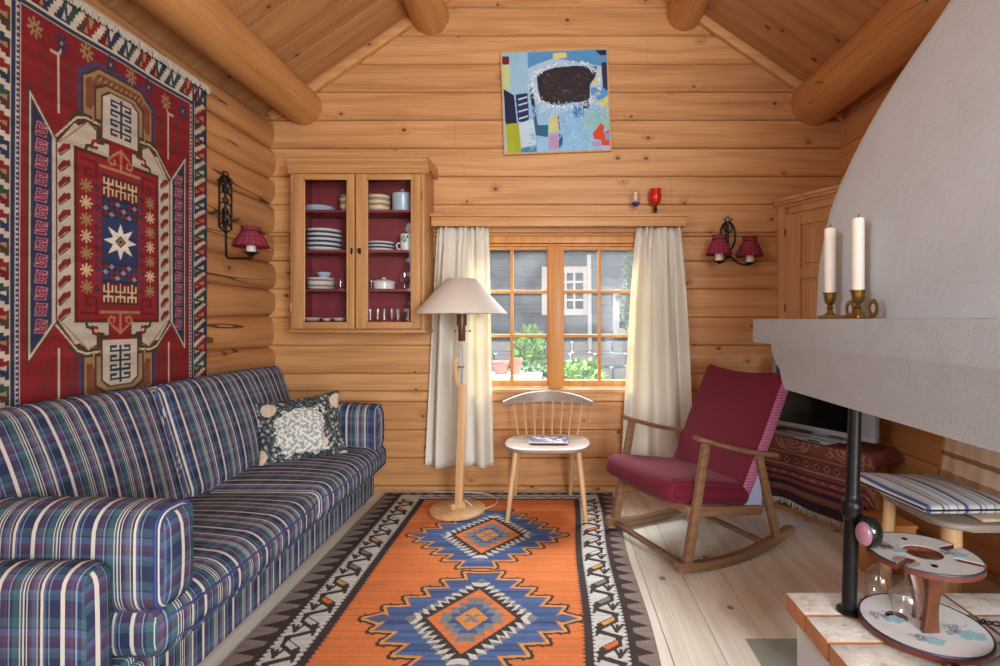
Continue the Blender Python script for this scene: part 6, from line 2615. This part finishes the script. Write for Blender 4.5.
# two wine glasses hanging by the foot from the left slots
for a, lb in ((NA[2], 'clear wine glass hanging from the rack, the one farther back'), (NA[3], 'clear wine glass hanging from the rack, the one nearer the front')):
    x, y = 1.092 + .112 * math.cos(a), 1.535 + .112 * math.sin(a)
    zf = wz + TZ + .0173
    t = thing('wine_glass', (x, y, zf), lb, 'wine glass')
    bm = BM()
    lathe(bm, [(.033, 0), (.033, .0015), (.02, .003), (.0045, .005), (.0, .006)], 30)
    obj('foot', bm, M['glass'], t, 50, world=False)
    bm = BM()
    lathe(bm, [(.004, 0), (.0035, -.02), (.004, -.06)], 12)
    obj('stem', bm, M['glass'], t, 60, world=False)
    bm = BM()
    lathe(bm, [(.004, -.06), (.018, -.068), (.034, -.09), (.038, -.115), (.033, -.145), (.029, -.158), (.028, -.158), (.032, -.145), (.0365, -.115), (.032, -.091), (.017, -.0705), (0, -.064)], 30)
    obj('bowl', bm, M['glass'], t, 60, world=False)
# dark glossy ornament lying at the rack's left edge
p = P(876, 540, 1.56)
orn = thing('glass_ornament', (p.x - .01, 1.575, wz + TZ + .0175), 'dark glossy egg-shaped ornament with a pink side on the rack', 'ornament')
bm = BM()
lathe(bm, [(0, 0), (.02, .002), (.033, .02), (.036, .042), (.031, .066), (.02, .084), (0, .09)], 24)
obj('body', bm, M['dark_glass'], orn, 60, world=False)
bm = BM()
pm = Matrix.Translation((-.024, -.012, .042)) @ Euler((math.radians(90), 0, math.radians(-62))).to_matrix().to_4x4()
lathe(bm, [(.0, .016), (.016, .014), (.022, .008), (.024, 0)], 24, mat=pm @ Matrix.Diagonal((1.05, 1.5, 1, 1)))
pk = obj('pink_side', bm, plain('pink_enamel', rgb(146, 100, 112), .25, 0, .25), orn, 60, world=False)

# ================================================================ FIRE GRATE AND CHAIN
gr = thing('fire_grate', (1.30, 1.25, HZ + .003), 'low iron fire grate with polished bars on the hearth front', 'grate')
GA = math.radians(24)
bm = BM()
for k in (-1, 1):
    bm = BM()
    q = Vector((math.cos(GA), math.sin(GA), 0)) * .2 * k
    w = Vector((-math.sin(GA), math.cos(GA), 0))
    bar(bm, q - w * .2 + Vector((0, 0, .022)), q + w * .2 + Vector((0, 0, .022)), .012, .012, .002)
    for e in (-.18, .18):
        bar(bm, q + w * e, q + w * e + Vector((0, 0, .022)), .012, .012, .001, up=(1, 0, 0))
    obj('side_rail', bm, M['iron'], gr, world=False)
None
for j in range(6):
    w = Vector((-math.sin(GA), math.cos(GA), 0)) * (-.19 + .068 * j)
    u = Vector((math.cos(GA), math.sin(GA), 0))
    bm = BM()
    tube(bm, [w - u * .33 + Vector((0, 0, .035)), w + u * .28 + Vector((0, 0, .035))], .0075, 10)
    obj('grate_bar', bm, M['steel'], gr, 60, world=False)
bm = BM()
p0 = P(984, 628, 1.545)
for k in range(9):
    c = Vector((p0.x + .002 + .016 * k, 1.57 - .004 * k + .006 * math.sin(k), HZ + .006))
    L_, Wd = .012, .006
    ang = .5 * math.sin(k * 1.3)
    pts = []
    for a in np.linspace(0, 2 * PI, 14)[:-1]:
        lx_, ly_ = L_ * math.cos(a), Wd * math.sin(a)
        if k % 2: q = Vector((lx_ * math.cos(ang), lx_ * math.sin(ang), ly_ + .003))
        else: q = Vector((lx_ * math.cos(ang) - ly_ * math.sin(ang), lx_ * math.sin(ang) + ly_ * math.cos(ang), .001))
        pts.append(c + q)
    tube(bm, pts, .0022, 6, closed=True)
tag(obj('chain', bm, M['iron'], None, 60), 'short black iron chain lying on the hearth beside the wine rack', 'chain')

# ================================================================ LIGHT, WORLD, CAMERA
w = bpy.data.worlds.new('World')
SC.world = w
w.use_nodes = True
nt = w.node_tree
bg = nt.nodes['Background']
bg.inputs[0].default_value = (.93, .97, 1.0, 1)
bg.inputs[1].default_value = 0.8


def area(name, loc, target, sx_, sy_, power, col, spread=180):
    l = bpy.data.lights.new(name, 'AREA')
    l.shape = 'RECTANGLE'
    l.size, l.size_y = sx_, sy_
    l.energy = power
    l.color = col
    l.spread = math.radians(spread)
    o = bpy.data.objects.new(name, l)
    COL.objects.link(o)
    o.location = loc
    d = Vector(target) - Vector(loc)
    o.rotation_euler = d.to_track_quat('-Z', 'Y').to_euler()
    return o


area('sky_light', (.1, 5.2, 3.1), (.0, 2.6, .4), 2.6, 1.6, 380, (.92, .96, 1.0))
area('left_window', (-1.8, -.6, 1.8), (1.3, 1.7, 1.35), 1.5, 1.5, 15, (.92, .96, 1.0), 100)
area('side_window', (1.45, -1.5, 1.25), (.2, 2.4, .45), 1.2, 1.4, 80, (.88, .94, 1.0))
area('rear_fill', (1.2, -2.6, 2.0), (-.1, 3.0, 1.2), 2.2, 1.8, 90, (.95, .97, 1.0))  # soft fill lamp added behind the camera, no window stands there

cam = bpy.data.cameras.new('Camera')
cam.sensor_width = 36
cam.sensor_fit = 'HORIZONTAL'
cam.lens = F * 36 / 1000
cam.shift_x = -(VX - 500) / 1000
cam.shift_y = (VY - 333) / 1000
cam.clip_start = .05
co = bpy.data.objects.new('Camera', cam)
COL.objects.link(co)
co.location = (0, 0, EYE)
co.rotation_euler = (PI / 2, 0, 0)
SC.camera = co
SC.view_settings.view_transform = 'Standard'
SC.view_settings.look = 'None'
SC.view_settings.gamma = 1
SC.view_settings.use_curve_mapping = False
SC.view_settings.exposure = 0.8
SC.cycles.use_denoising = True
SC.cycles.max_bounces = 10
SC.cycles.transparent_max_bounces = 16
SC.cycles.sample_clamp_indirect = 6
